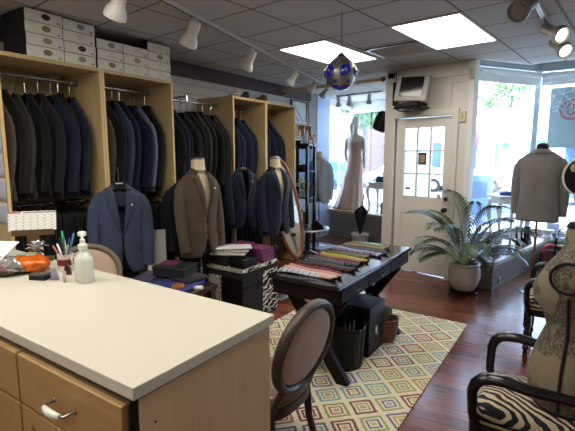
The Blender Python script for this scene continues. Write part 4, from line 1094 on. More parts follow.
MB().bx(-.155, .0, -.02, .126, .078, .081).bx(-.1575, -.153, -.02, .126, .06, .078).build('magenta_print', M('magenta_print', '#7c2a5c', .6, var=.6, scale=70), t)
o = MB(); o.lathe([(0, 0), (.05, 0), (.055, .012), (.05, .025), (0, .028)], n=20); o = tag(o.build('wooden_disc', M('orange_wood', '#8f5a2e', .5), smooth=True), 'round orange brown wooden disc at the front of the bench', 'disc'); o.location = (-2.57, 2.28, .526)
o = MB(); o.bx(-.05, .05, -.02, .02, 0, .025); o = tag(o.build('white_packet', m_paper, bevel=.004), 'small white packet at the front right end of the bench', 'packet'); o.location = (-2.505, 2.42, .49); o.rotation_euler = (0, 0, R(30))
o = MB(); o.prism([(-.12, 0, 0), (.12, 0, 0), (.12, .08, .40), (-.12, .08, .40)], (0, .006, 0)); o = tag(o.build('leaning_board', M('grey_board', '#8f8f8b', .7)), 'pale grey board leaning behind the bench beside the blue suit', 'board'); o.location = (-3.18, 2.635, .30); o.rotation_euler = (0, 0, R(50)); o.location = (-3.14, 2.50, .49)

# ------------------------------------------------------------------ tie table
TX0, TX1, TY0, TY1, TZ = -1.725, -1.172, 2.335, 3.735, .76
t = thing('console_desk', 'dark espresso desk with drawers and crossed legs displaying the ties', 'desk', ((TX0 + TX1) / 2, (TY0 + TY1) / 2, 0), 0)
hx, hy = (TX1 - TX0) / 2, (TY1 - TY0) / 2
m_dtop = M('espresso_top', '#100d0c', .15, var=.2, scale=8, coat=.2)
MB().bx(-hx, hx, -hy, hy, TZ - .028, TZ).build('desk_top', m_dtop, t, bevel=.004)
MB().bx(-hx + .02, hx - .02, -hy + .03, hy - .03, TZ - .135, TZ - .028).build('apron', m_darkwood, t, bevel=.003)
dw = (2 * hy - .12) / 3
for i in range(3):
    y0 = -hy + .05 + i * (dw + .01)
    d_ = MB().bx(hx - .02, hx - .008, y0, y0 + dw, TZ - .125, TZ - .036).build('drawer', m_darkwood, t, bevel=.003)
    yc = y0 + dw / 2
    MB().tube([(hx - .008, yc - .045, TZ - .075), (hx + .012, yc - .045, TZ - .08), (hx + .014, yc, TZ - .088), (hx + .012, yc + .045, TZ - .08), (hx - .008, yc + .045, TZ - .075)], .005, 8).build('handle', m_dkmetal, d_, smooth=True)
for yy in (-hy + .19, hy - .19):
    for s_ in (-1, 1):
        MB().bar((-s_ * (hx - .06), yy + s_ * .0, TZ - .13), (s_ * (hx - .04), yy, .0), .045, .085, (1, 0, 0)).build('leg', m_darkwood, t, bevel=.003)
MB().bar((0, -hy + .19, .34), (0, hy - .19, .34), .04, .05).build('stretcher', m_darkwood, t)
def tie_mat(i, a, b, c_, sc, ang):
    def br_(h, k=1.35):
        q = srgb(h); return [min(1, x * k) for x in q[:3]] + [1]
    t = NT('tie_silk_%d' % i); v = t.coord('Object', (1, 1, 1), (0, 0, R(ang)))
    w = t.n('ShaderNodeTexWave'); t.l(v, w.inputs['Vector']); w.inputs['Scale'].default_value = sc; w.inputs['Distortion'].default_value = 1.0 if i % 3 else 4
    t.set(Base_Color=t.ramp(w.outputs['Fac'], [(0, br_(a)), (.4, br_(b, 1.7)), (.72, br_(c_, .9))], True), Roughness=.5, Specular_IOR_Level=.3)
    return t.mat
TIES = [('#8d929b', '#a2a7b0', '#7a808c', 'silver grey tie nearest to us on the desk'), ('#b5958a', '#c4aea6', '#7d4a48', 'pale salmon striped tie near the front of the desk'), ('#9c6c66', '#c2a9a0', '#6d2f34', 'dusty rose striped tie near the front of the desk'),
        ('#5d1620', '#7a2630', '#2a1014', 'dark red tie with black stripes'), ('#171518', '#3a1a20', '#56202a', 'black and burgundy tie'), ('#22242a', '#44484f', '#16171b', 'charcoal grey spotted tie'), ('#3a3d44', '#595d66', '#26282e', 'mid grey dotted tie'),
        ('#1a1b20', '#5a5d64', '#2c2e34', 'black tie with fine grey stripes'), ('#5f2238', '#8d3f5a', '#1c1418', 'magenta and black tie in the middle of the desk'), ('#6b6a2a', '#938d3e', '#2a2a18', 'olive green striped tie in the middle of the desk'), ('#9a8630', '#b5a24a', '#3a3418', 'golden yellow striped tie in the middle of the desk'),
        ('#3a4a2a', '#7d8a52', '#1a2014', 'moss green striped tie'), ('#141418', '#6d3a4a', '#24242c', 'black tie with plum stripes'), ('#5d5478', '#857ba0', '#3a3450', 'lavender tie in the far half of the desk'), ('#8a8fae', '#a5a9c2', '#5d6080', 'pale periwinkle tie in the far half of the desk'), ('#23283a', '#4a5478', '#14182a', 'navy tie with blue stripes in the far half'),
        ('#14151a', '#5a5a3a', '#1e2014', 'black and olive tie near the window end of the desk'), ('#6d5a30', '#a08a50', '#20180e', 'bronze gold tie at the window end of the desk'), ('#16161a', '#3c5a3a', '#a0782e', 'black green and amber tie farthest from us on the desk')]
rt = random.Random(5)
for i, (a, b, c_, l_) in enumerate(TIES):
    y = TY0 + .10 + i * .0615
    L_ = .43 + rt.uniform(-.05, .04); x0 = TX0 + .025 + rt.uniform(0, .02) ; skew = rt.uniform(-.05, .05); h = .004 + .0
    t = thing('necktie', l_, 'necktie', (x0, y, TZ), R(rt.uniform(-7, 4)), 'neckties laid across the desk')
    mt = tie_mat(i, a, b, c_, rt.choice([8, 12, 18, 25]), rt.choice([30, 45, -40, 20]))
    q = MB()
    def fn(u, v, W0=.019, W1=.029):
        w_ = (W0 + (W1 - W0) * u); yy = (v - .5) * 2 * w_
        tip = -.035 * (abs(v - .5) * 2) if u > .95 else 0
        return (u * L_ + tip, yy + .012 * math.sin(u * 3 + i), (.026 - .02 * (abs(v - .5) * 2) ** 2) + .004 * math.sin(u * 8 + i) + .0)
    q.grid(fn, 16, 6); q.build('blade', mt, t, smooth=True, solid=.006, ang=80)
    q = MB()
    q.grid(lambda u, v: (.02 + u * L_ * .82, (v - .5) * .04 + .012, .006 + .003 * math.sin(u * 7)), 12, 2); q.build('tail', mt, t, smooth=True, solid=.005)
    q = MB(); q.tube([(.0, -.03, .012), (.0, .03, .012)], .010, 8); q.build('fold', mt, t, smooth=True)
# under the desk
t = thing('waste_bin', 'black oval bin full of black hangers under the front of the desk', 'bin', (-1.335, 2.80, .012), R(-10))
q = MB(); n = 32
def fn(u, v):
    a = 2 * PI * u; r_ = .85 + .15 * v; zt = .36 - .05 * math.cos(a)
    return (.125 * r_ * math.cos(a), .155 * r_ * math.sin(a), v * zt)
q.grid(fn, 32, 8); q.build('bin_body', m_blackmat, t, smooth=True, solid=.006, ang=80)
MB().loft([(0, .104, .13), (.008, .104, .13)], 32).build('bin_floor', m_blackmat, t)
for i in range(6):
    t = thing('coat_hanger', 'black plastic hanger standing upright in the black bin', 'hanger', (-1.39 + .022 * i, 2.77 + .012 * (i % 3), .03), R(80 + 8 * i), 'hangers in the bin')
    q = MB(); q.tube([(-.09, 0, .03), (-.075, 0, .22), (.0, 0, .34), (.075, 0, .22), (.09, 0, .03)], .009, 8); q.build('arms', m_black if i != 2 else M('hanger_grey', '#5a4a46', .4), t, smooth=True)
t = thing('storage_box', 'black storage box with navy lid under the middle of the desk', 'box', (-1.395, 3.12, .012), R(0))
MB().bx(-.16, .16, -.145, .145, 0, .31).build('box_body', m_blackmat, t, bevel=.005); MB().bx(-.168, .168, -.153, .153, .31, .40).build('lid', M('navy_lid', '#0c1424', .5, spec=.3), t, bevel=.006)
MB().bx(.16, .166, -.03, .01, .16, .22).bx(.16, .168, -.005, .015, .14, .17).build('latch', m_chrome, t)
t = thing('wicker_basket', 'brown wicker basket on the rug under the window end of the desk', 'basket', (-1.255, 3.385, .012))
MB().lathe([(0, 0), (.075, 0), (.095, .06), (.105, .13), (.10, .19), (.09, .19), (.092, .13), (.08, .04), (0, .03)], n=28).build('basket_body', m_wicker, t, smooth=True)
q = MB(); q.tube([(.1 * math.cos(R(a)), .1 * math.sin(R(a)), .19 + .006 * math.sin(a)) for a in range(0, 360, 15)], .011, 8, False, closed=True); q.build('rim', m_wicker, t, smooth=True)
for i, (dx, dy, c_, l_, L_) in enumerate(((-.04, -.03, '#8a5a34', 'wooden handled brush leaning in the wicker basket', .13), (.03, .0, '#6d4426', 'dark wooden brush standing in the wicker basket', .11), (-.01, .03, '#8f8d88', 'grey folder standing in the wicker basket', .17))):
    o = MB().tube([(dx, dy, .06), (dx * 1.5, dy * 1.4, .19 + L_ * .4)], [.014, .018], 8) if i < 2 else MB().box((dx, dy, .17), (.1, .008, .22))
    o = tag(o.build('brush' if i < 2 else 'folder', M('basket_item_%d' % i, c_, .5), smooth=i < 2), l_, 'brush' if i < 2 else 'folder'); o.location = (-1.255, 3.385, .012)

# rug
o = MB().bx(-2.28, -.745, 1.70, 4.13, 0, .011); tag(o.build('rug', m_rug), 'cream rug with rows of coloured nested diamonds under the tie desk', 'rug')

# ------------------------------------------------------------------ palm
t = thing('potted_palm', 'potted palm on a wheeled caddy in front of the white pillar', 'plant', (-.985, 5.10, 0))
MB().lathe([(0, .05), (.10, .05), (.115, .06), (.155, .13), (.175, .21), (.17, .29), (.158, .325), (.163, .335), (.168, .35), (.163, .36), (.15, .36), (.148, .33), (.0, .32)], n=36).build('pot', m_pot, t, smooth=True, ang=35)
MB().lathe([(0, .335), (.148, .335)], n=24, cap=False).build('soil', m_soil, t)
c_ = MB(); c_.lathe([(0, .03), (.16, .03), (.165, .05), (.15, .052), (0, .052)], n=28); c_ = c_.build('caddy', m_black, t, smooth=True, ang=40)
for k in range(4):
    a = R(20 + 90 * k); q = MB(); q.tube([(.135 * math.cos(a) - .01, .135 * math.sin(a), .016), (.135 * math.cos(a) + .01, .135 * math.sin(a), .016)], .016, 10); q.build('wheel', m_blackmat, c_, smooth=True)
rp = random.Random(11)
def frond(az, L_, rise, droop, m, k):
    q = MB(); pts = []; d = Vector((math.cos(az), math.sin(az), 0)); N = 14
    p = Vector((.03 * math.cos(az), .03 * math.sin(az), .33)); el = rise
    for i in range(N + 1):
        pts.append(p.copy()); p = p + (d * math.cos(el) + Vector((0, 0, math.sin(el)))) * (L_ / N); el -= droop / N * (.4 + 1.6 * i / N)
    q.tube(pts, [.007 - .005 * i / N for i in range(N + 1)], 6)
    side = Vector((-d.y, d.x, 0))
    for i in range(4, N + 1):
        for f in (0, .5):
            if i == N and f: continue
            c0 = pts[i].lerp(pts[min(N, i + 1)], f); tg = (pts[min(N, i + 1)] - pts[i - 1]).normalized()
            u = (i + f - 4) / (N - 4); ll = .27 * (math.sin(PI * min(1, .2 + .72 * u)) ** .8) * L_ / .8
            for s_ in (-1, 1):
                dr = (side * s_ * .9 + tg * (.65 + .5 * u) + Vector((0, 0, .10))).normalized()
                mid = c0 + dr * ll * .5 + Vector((0, 0, .01)); tip = c0 + dr * ll + Vector((0, 0, -.2 * ll - .01))
                nrm = dr.cross(Vector((0, 0, 1))).normalized(); w_ = .0145
                q.add([c0, mid + nrm * w_, mid + Vector((0, 0, .004)), mid - nrm * w_, tip], [(0, 1, 2), (0, 2, 3), (1, 4, 2), (2, 4, 3)])
    q.v = [(p[0], min(p[1], .345), p[2]) for p in q.v]
    q.build('frond', m, t)
for az, L_, ri, dr_ in ((95, .98, 84, 62), (20, .92, 76, 70), (160, .88, 74, 72), (-60, .85, 78, 75), (215, .86, 70, 80), (-20, .80, 66, 80), (60, .8, 80, 50), (130, .74, 78, 60), (185, .72, 58, 85), (0, .72, 56, 85), (-95, .66, 62, 90), (240, .70, 52, 85), (-40, .70, 50, 80), (205, .62, 40, 70), (-15, .62, 36, 70), (165, .6, 42, 75), (30, .62, 44, 75), (275, .55, 48, 85)):
    frond(R(az + 35 + rp.uniform(-8, 8)), L_, R(ri), R(dr_), m_green2 if rp.random() < .2 else m_green, 0)
q = MB()
for k in range(5): a = k * 1.3; q.tube([(.03 * math.cos(a), .03 * math.sin(a), .33), (.04 * math.cos(a), .04 * math.sin(a), .5)], [.012, .006], 8)
q.build('stem', m_green2, t, smooth=True)
o = MB(); o.bx(-.03, .03, -.012, 0, -.04, .04); o.bx(-.012, .012, -.02, -.012, -.02, .02); o = tag(o.build('power_outlet', m_grey, bevel=.003), 'small grey power outlet low on the clapboard platform side', 'outlet'); o.location = (-.682, 5.56, .085); o.rotation_euler = (0, 0, R(77))

# ------------------------------------------------------------------ zebra armchairs
def zchair(label, loc, rz, s=1.0):
    t = thing('zebra_armchair', label, 'armchair', loc, rz, 'black zebra armchairs'); t.scale = (s, 1, 1)
    hw, hd = .198, .25
    S = MB(); S.loft([(.445, hw - .01, hd - .01), (.46, hw, hd), (.495, hw, hd), (.515, hw - .02, hd - .02), (.527, hw - .08, hd - .08), (.53, 0, 0)], 40, .3); S.build('seat', m_zebra, t, smooth=True, ang=70)
    MB().bx(-hw - .012, hw + .012, -hd - .012, hd + .012, .385, .448).build('seat_rail', m_black, t, bevel=.008)
    q = MB(); e_ = hw + .0135; g_ = hd + .0135
    q.bx(-e_, e_, -g_, -g_ + .004, .440, .449).bx(-e_, e_, g_ - .004, g_, .440, .449).bx(-e_, -e_ + .004, -g_ + .004, g_ - .004, .440, .449).bx(e_ - .004, e_, -g_ + .004, g_ - .004, .440, .449)
    q.build('nail_trim', M('nail_trim_%d' % len(bpy.data.materials), '#8f8060', .5), t, smooth=True)
    for sx in (-1, 1):
        for sy in (-1, 1):
            lg = MB(); x, y = sx * (hw - .015), sy * (hd - .015)
            lg.bx(x - .026, x + .026, y - .026, y + .026, .30, .44)
            lg.lathe([(.022, .30), (.026, .285), (.016, .27), (.023, .25), (.024, .2), (.017, .14), (.024, .13), (.024, .115), (.015, .105), (.016, .07)], (x, y, 0), 14)
            lg = lg.build('leg', m_black, t, smooth=True, ang=40)
            MB().lathe([(.016, .07), (.02, .06), (.017, .02), (.013, 0)], (x, y, 0), 12).build('foot', m_brass, lg, smooth=True)
        MB().tube([(sx * (hw + .005), -hd + .02, .40), (sx * (hw + .03), -hd - .0, .50), (sx * (hw + .05), -hd + .0, .60), (sx * (hw + .052), -hd + .012, .635), (sx * (hw + .052), -hd + .035, .660), (sx * (hw + .052), -hd + .07, .672), (sx * (hw + .052), -hd + .12, .674), (sx * (hw + .052), -.05, .664), (sx * (hw + .04), .12, .66), (sx * (hw - .01), hd - .0, .69)], [.026, .023, .026, .028, .029, .029, .028, .026, .024, .022], 14, True, .85).build('arm', m_black, t, smooth=True)
        MB().tube([(sx * (hw - .015), hd - .02, .40), (sx * (hw - .02), hd + .02, .66), (sx * (hw - .03), hd + .10, 1.0)], [.026, .024, .02], 12).build('back_post', m_black, t, smooth=True)
    MB().tube([(-(hw - .03), hd + .10, .99), (-.1, hd + .105, 1.03), (.1, hd + .105, 1.03), (hw - .03, hd + .10, .99)], .024, 12).build('top_rail', m_black, t, smooth=True)
    q = MB(); q.box((0, hd + .05, .76), (2 * hw - .09, .05, .42), Matrix.Rotation(R(-13), 3, 'X')); q.build('back_pad', m_zebra, t, bevel=.02)
    return t
zchair('black zebra armchair in front with the print fabric dress form on it', (-.045, 2.085, 0), R(270))
zchair('black zebra armchair farther back beside the foot of the grey jacket stand', (.01, 3.80, 0), R(270), 1.12)
# toile dress form resting on the near armchair
t = thing('dress_form', 'dress form covered in beige print fabric with black piping on the zebra chair', 'dress form', (.04, 2.12, .518), R(258)); t.scale = (1, 1, .95)
TF = [(0, .13, .09), (.012, .165, .125), (.05, .185, .148), (.12, .19, .155), (.20, .18, .146), (.27, .158, .128), (.36, .130, .098), (.42, .14, .115), (.48, .164, .158), (.53, .17, .162), (.57, .17, .145), (.63, .168, .115), (.67, .155, .088), (.695, .12, .072), (.715, .08, .064), (.74, .06, .06), (.80, .056, .058)]
MB().loft(TF, 40, .95).build('form_body', m_toile, t, smooth=True)
for s_ in (-1, 1):
    MB().tube([(s_ * (w_ + .002), .006, z) for z, w_, d_ in TF[1:10]], .0065, 8).build('side_piping', m_blackfab, t, smooth=True)
    q = MB(); pts = [(s_ * (.176 - .012 * math.sin(a) ** 2 * (1 if math.sin(a) > 0 else .0)), -.0 + .062 * math.cos(a), .612 + .062 * math.sin(a)) for a in [2 * PI * i / 24 for i in range(24)]]
    q.tube(pts, .0065, 8, False, closed=True); q.build('armhole_piping', m_blackfab, t, smooth=True)
    MB().ell((s_ * .163, 0, .612), (.012, .056, .056), 16, 10).build('arm_cap', m_toile, t, smooth=True)
MB().lathe([(.058, .80), (.06, .81), (.05, .825), (0, .83)], n=20).build('neck_cap', m_blackfab, t, smooth=True)
MB().tube([(w_ * math.cos(a), d_ * math.sin(a), .012) for w_, d_ in [(.168, .128)] for a in [2 * PI * i / 32 for i in range(32)]], .007, 8, False, closed=True).build('hem_piping', m_blackfab, t, smooth=True)
# black round bag on a stand at the right edge
t = thing('coat_stand', 'thin black stand at the right edge holding the round black bag', 'stand', (.085, 3.10, 0))
MB().tube([(0, 0, .02), (0, 0, 1.70)], .012, 10).build('pole', m_black, t, smooth=True)
MB().tube([(0, 0, 1.68), (-.05, -.03, 1.66), (-.08, -.05, 1.69)], .008, 8).build('peg', m_black, t, smooth=True)
MB().lathe([(0, 0), (.16, 0), (.16, .01), (.02, .025), (0, .025)], n=28).build('base', m_black, t, smooth=True)
t = thing('round_bag', 'round black bag with white corded edge hanging at the right edge', 'bag', (.025, 3.04, 1.45), R(20))
q = MB().ell((0, 0, 0), (.095, .04, .105), 28, 14); q.build('bag_body', m_blackfab, t, smooth=True)
MB().tube([(.098 * math.cos(a), .0, .108 * math.sin(a)) for a in [2 * PI * i / 36 for i in range(36)]], .006, 8, False, closed=True).build('corded_edge', m_paper, t, smooth=True)
MB().tube([(-.04, 0, .10), (-.02, -.0, .21), (0.02, 0, .23), (.04, 0, .10)], .004, 6).build('strap', m_black, t, smooth=True)
q = MB().ell((-.055, -.03, .05), (.02, .012, .025), 10, 6).ell((-.03, -.038, .02), (.018, .01, .02), 10, 6); q.build('fabric_flower', M('flower_beige', '#a39a80', .8, var=.3), t, smooth=True)

# ------------------------------------------------------------------ mirror, shelf stand, round table
t = thing('cheval_mirror', 'tall oval mirror in a red brown wooden frame behind the navy jacket', 'mirror', (-2.93, 4.27, 0), 0)
mn = Vector((.99, -.13, .0)).normalized(); mu = (Vector((0, 0, 1)) + Vector((-.25, .0, 0))).normalized(); ms = mu.cross(mn).normalized(); mn2 = ms.cross(mu).normalized()
mc = Vector((.05, .03, .935)); A_, B_ = .21, .60
pts = [mc + ms * A_ * math.cos(a) + mu * B_ * math.sin(a) for a in [2 * PI * i / 56 for i in range(56)]]
MB().tube(pts, .026, 10, False, closed=True).build('frame', m_brown, t, smooth=True)
q = MB(); q.add([p + mn2 * .004 for p in pts] + [p - mn2 * .012 for p in pts], [tuple(range(56)), tuple(range(111, 55, -1))]); q.build('mirror_glass', m_mirror, t)
for s_ in (-1, 1):
    b = Vector((0, 0, 0)) + ms * s_ * .25
    MB().tube([(b.x, b.y, .0), (b.x, b.y, .06), (b.x, b.y, .95), (b.x, b.y, 1.02)], [.03, .022, .018, .022], 10).build('post', m_brown, t, smooth=True)
    q = MB(); q.bar((b.x - .25 * mn.x, b.y - .25 * mn.y, .03), (b.x + .25 * mn.x, b.y + .25 * mn.y, .03), .04, .05); q.build('foot', m_brown, t, bevel=.008)
a_ = ms * .25; MB().tube([(a_.x, a_.y, .14), (-a_.x, -a_.y, .14)], .014, 8).build('crossbar', m_brown, t, smooth=True)

t = thing('display_stand', 'tall narrow black display stand with shelves beside the pale blazer', 'display stand', (-3.66, 5.90, 0), R(8))
for sx in (-1, 1):
    for sy in (-1, 1): MB().bx(sx * .15 - .02, sx * .15 + .02, sy * .15 - .02, sy * .15 + .02, 0, 1.70).build('post', m_black, t)
for z in (.40, .88, 1.30): MB().bx(-.16, .16, -.16, .16, z, z + .018).build('shelf', m_black if z != 1.30 else m_black, t)
MB().loft([(1.66, .165, .165), (1.70, .18, .18), (1.725, .205, .205), (1.745, .205, .205)], 4, 1.0).build('cornice', m_black, t)
bpy.context.view_layer.update()
q = MB().bx(-.19, .19, -.19, .19, 1.70, 1.745); q.build('top_board', m_black, t, bevel=.006)
g_ = MB(); g_.bx(-.145, .145, .148, .152, .9, 1.66); g_.build('back_glass', glass_mat('tinted_glass', (.75, .87, 1.0)), t)
# contents of the stand
def vase(label, x, y, z, c_, prof, cat='vase', name='vase'):
    o = tag(MB().lathe(prof, n=18).build(name, M('glaze_%s' % c_[1:], c_, .25, var=.15), smooth=True), label, cat); o.location = (x, y, z); return o
t = thing('flower_arrangement', 'bunch of white and pale green flowers on the black display stand', 'flowers', (-3.63, 5.88, .898))
MB().lathe([(0, 0), (.045, 0), (.05, .05), (.035, .1), (.04, .11), (0, .10)], n=16).build('vase', M('vase_green', '#8aa39c', .3), t, smooth=True)
q = MB(); rf = random.Random(2); q2 = MB()
for k in range(60):
    d = Vector((rf.gauss(0, 1), rf.gauss(0, 1), rf.gauss(.4, 1))).normalized(); p = Vector((0, 0, .19)) + d * rf.uniform(.05, .13)
    q.ell(p, (.022, .022, .012), 6, 4, Vector((0, 0, 1)).rotation_difference(d).to_matrix())
    if k % 3 == 0: q2.tube([(0, 0, .09), p * .7 + Vector((0, 0, .05)), p], .003, 4)
q.build('blossom', M('blossom_white', '#c6cdb6', .7, var=.2), t, smooth=True); q2.build('stem', M('stem_green', '#5d7058', .6), t)
vase('small dark red figure on the upper shelf of the display stand', -3.60, 5.86, 1.318, '#3a1a20', [(0, 0), (.05, 0), (.055, .03), (.03, .06), (.035, .085), (0, .11)], 'figure', 'figurine')
vase('black squat pot on the upper shelf of the display stand', -3.68, 5.90, 1.318, '#131316', [(0, 0), (.04, 0), (.06, .04), (.04, .08), (.03, .09), (0, .09)], 'pot', 'squat_pot')
vase('pale blue jar on top of the display stand', -3.60, 5.88, 1.745, '#8fa5cc', [(0, 0), (.035, 0), (.05, .05), (.04, .11), (.02, .13), (0, .135)], 'jar', 'jar')
vase('dark bowl on top of the display stand', -3.70, 5.84, 1.745, '#1c1e1e', [(0, 0), (.03, 0), (.06, .04), (.055, .045), (0, .03)], 'bowl', 'bowl')
o = tag(MB().ell((0, 0, .085), (.055, .02, .03), 12, 8).tube([(-.035, 0, .08), (-.04, 0, 0)], .01, 6).tube([(.035, 0, .08), (.04, 0, 0)], .01, 6).ell((.06, 0, .12), (.022, .015, .025), 8, 6).build('animal_figurine', M('figure_tan', '#c7a283', .4), smooth=True), 'small tan animal figurine on top of the display stand', 'figurine'); o.location = (-3.50, 5.90, 1.745)
vase('brown flask on the lower shelf of the display stand', -3.58, 5.84, .418, '#6d4a3a', [(0, 0), (.05, 0), (.06, .08), (.03, .16), (.02, .24), (0, .25)], 'flask', 'flask')
vase('silver bottle on the lower shelf of the display stand', -3.66, 5.90, .418, '#7f878f', [(0, 0), (.04, 0), (.045, .15), (.015, .2), (.015, .27), (0, .28)], 'bottle', 'bottle')
# wall shelf behind the stand with picture above
t = thing('wall_shelf', 'small tan wooden wall shelf with compartments between wardrobe and grey pier', 'shelf', (-4.048, 6.15, 1.86))
MB().bx(0, .12, 0, .50, .20, .22).bx(0, .12, 0, .50, 0, .02).bx(0, .12, 0, .02, .02, .2).bx(0, .12, .48, .5, .02, .2).bx(0, .12, .24, .26, .02, .2).build('shelf_case', wood('shelf_tan', '#a8845c', '#c9a47a', .5, 'Y'), t)
for y, c_, l_ in ((.08, '#a05a38', 'rust coloured pot in the left hand part of the tan wall shelf'), (.17, '#d0cabc', 'cream pot in the left hand part of the tan wall shelf'), (.32, '#6d4030', 'brown pot in the right hand part of the tan wall shelf'), (.41, '#9fb2d0', 'pale blue pot in the right hand part of the tan wall shelf')):
    vase(l_, -3.985, 6.15 + y, 1.88, c_, [(0, 0), (.028, 0), (.036, .05), (.022, .09), (.026, .11), (0, .11)], 'pot', 'small_pot')
t = thing('framed_picture', 'pale picture in a thin brown frame on the wall above the tan shelf', 'picture', (-4.048, 6.15, 2.10))
MB().bx(0, .006, .02, .49, .02, .36).build('print', M('picture_pale', '#b9c9c2', .5, var=.18, scale=8), t)
q = MB()
for a in ((.0, .025, 0, .38), (.485, .51, 0, .38)): q.bx(0, .025, a[0], a[1], a[2], a[3])
q.bx(0, .025, 0, .51, 0, .025); q.bx(0, .025, 0, .51, .355, .38); q.build('frame', m_brown, t)
q = MB(); q.bar((.01, .06, .33), (.01, .40, .03), .006, .016); q.bar((.01, .03, .2), (.01, .25, .03), .006, .03); q.build('diagonal_lines', M('picture_grey', '#8d979c', .5), t)
# round table
t = thing('side_table', 'round dark table with sky reflection painted on its rim in front of the display stand', 'table', (-3.31, 5.52, 0))
MB().lathe([(0, .455), (.30, .455), (.32, .462), (.32, .478), (.285, .482), (0, .482)], n=40).build('table_top', wood('mahogany_top', '#2a1714', '#4a2a22', .1, 'X', .8, .5), t, smooth=True, ang=35)
MB().lathe([(.312, .4785), (.285, .483), (.285, .4845), (.318, .482), (.324, .47), (.32, .46)], n=40, cap=False).build('rim', M('rim_sky_sheen', '#9fa6b4', .25, .3), t, smooth=True)  # rim colour imitates the bluish sky reflection along the table edge
MB().lathe([(.03, .06), (.045, .1), (.03, .16), (.028, .3), (.05, .36), (.03, .42), (.08, .455)], n=16).build('stem', m_dkbrown, t, smooth=True)
for k in range(3):
    a = R(40 + 120 * k); MB().tube([(.02 * math.cos(a), .02 * math.sin(a), .12), (.12 * math.cos(a), .12 * math.sin(a), .07), (.2 * math.cos(a), .2 * math.sin(a), .02)], [.026, .022, .018], 8).build('leg', m_dkbrown, t, smooth=True)
def shoe(label, loc, rz, m, s=1.0):
    t = thing('shoe', label, 'shoe', loc, rz); t.scale = (s, s, s)
    MB().loft([(0, .04, .135), (.012, .042, .138), (.02, .040, .136)], 20, .8).build('sole', m_black, t)
    q = MB(); q.loft([(.02, .038, .132), (.045, .038, .125, 0, 0), (.065, .034, .09, 0, .03), (.09, .032, .06, 0, .06), (.10, .027, .052, 0, .065)], 20, .9); q.build('upper', m, t, smooth=True)
    return t
shoe('black polished shoe on the round dark table, nearer the window', (-3.20, 5.60, .484), R(70), m_black)
vase('black narrow bottle on the round dark table', -3.40, 5.45, .484, '#0e0e10', [(0, 0), (.045, 0), (.05, .1), (.03, .15), (.018, .2), (.02, .26), (0, .265)], 'bottle', 'bottle')
vase('slim silver candlestick on the round dark table', -3.36, 5.34, .484, '#a6acb2', [(0, 0), (.04, 0), (.035, .01), (.01, .03), (.012, .12), (.02, .14), (0, .15)], 'candlestick', 'candlestick')
o = MB().bx(-.25, .25, -.24, .24, 0, .006); o = tag(o.build('floor_mat', M('pale_mat', '#8f949c', .6, var=.06), bevel=.002), 'pale grey mat on the floor under the thin silver stand', 'mat'); o.location = (-3.62, 6.42, 0); o.rotation_euler = (0, 0, R(-14))
# ------------------------------------------------------------------ left display bay
PZ = .516
t = thing('gown_mannequin', 'white female mannequin seen from behind in a long champagne gown', 'mannequin', (-3.62, 7.78, PZ), R(186))
B_ = MB()
B_.loft([(1.0, .12, .09), (1.06, .118, .085), (1.12, .122, .088), (1.22, .142, .1), (1.30, .158, .095), (1.36, .17, .075), (1.395, .15, .058), (1.42, .10, .05), (1.44, .055, .048), (1.50, .045, .046, 0, -.01), (1.54, .047, .05, 0, -.015)], 28, .95)
HM = Matrix.Rotation(R(-25), 3, 'Z')
B_.ell((0, -.02, 1.645), (.076, .094, .118), 20, 14, HM)
B_.ell(Vector((0, -.02, 1.645)) + HM @ Vector((0, -.095, -.015)), (.012, .018, .022), 8, 6)
B_.ell(Vector((0, -.02, 1.645)) + HM @ Vector((0, -.06, -.085)), (.038, .03, .03), 10, 6)
for s_ in (-1, 1):
    B_.tube([(s_ * .145, 0, 1.365), (s_ * .172, .01, 1.32), (s_ * .185, .02, 1.2), (s_ * .19, .025, 1.08), (s_ * .182, -.02, .96), (s_ * .178, -.06, .86), (s_ * .18, -.075, .80)], [.035, .043, .038, .031, .03, .022, .026], 12)
    for f in range(4): B_.tube([(s_ * (.18 - .006), -.075 + (f - 1.5) * .016, .80), (s_ * .175, -.082 + (f - 1.5) * .017, .76), (s_ * .165, -.085 + (f - 1.5) * .017, .72 + abs(f - 1.4) * .008)], [.009, .008, .006], 6)
    B_.tube([(s_ * .17, -.105, .80), (s_ * .16, -.125, .765), (s_ * .155, -.125, .745)], [.01, .009, .007], 6)
B_.build('body', m_formwhite, t, smooth=True, ang=80)
H_ = MB(); H_.ell((.0, .0, 1.675), (.088, .098, .105), 18, 12, HM)
tail0 = Vector((0, -.02, 1.645)) + HM @ Vector((0, .10, -.0))
H_.tube([tail0 + Vector((0, -.04, .0)), tail0 + Vector((.01, .005, -.05)), tail0 + Vector((.01, .005, -.13)), tail0 + Vector((.005, .005, -.22)), tail0 + Vector((.0, .01, -.29))], [.05, .05, .042, .032, .008], 10)
H_.build('hair', M('hair_white', '#c5bfb2', .6, var=.15, scale=60), t, smooth=True)
gw = NT('champagne_satin'); v = gw.coord('Object', (1, 1, .25)); f = gw.noise(v, 5, 4, .6); g2 = gw.noise(gw.coord('Object'), 60, 3, .7)
gw.set(Base_Color=gw.ramp(gw.math('ADD', gw.math('MULTIPLY', f, .7), gw.math('MULTIPLY', g2, .3)), [(.35, srgb('#8f6450')), (.65, srgb('#a8917f'))]), Roughness=.5, Sheen_Weight=.2)
D_ = MB()
D_.loft([(.0, .31, .27, .10, .06), (.05, .29, .25, .09, .055), (.2, .26, .22, .07, .04), (.4, .22, .19, .04, .02), (.6, .20, .17, .03, .015), (.8, .172, .145, .0, 0), (.9, .16, .13), (1.0, .135, .105), (1.07, .128, .098), (1.15, .14, .105), (1.22, .155, .115), (1.27, .163, .108), (1.30, .164, .102)], 64, 1.0, False,
        ripple=lambda z, a: .045 * math.sin(a * 13 + z * 2) * max(0, 1 - z / .9))
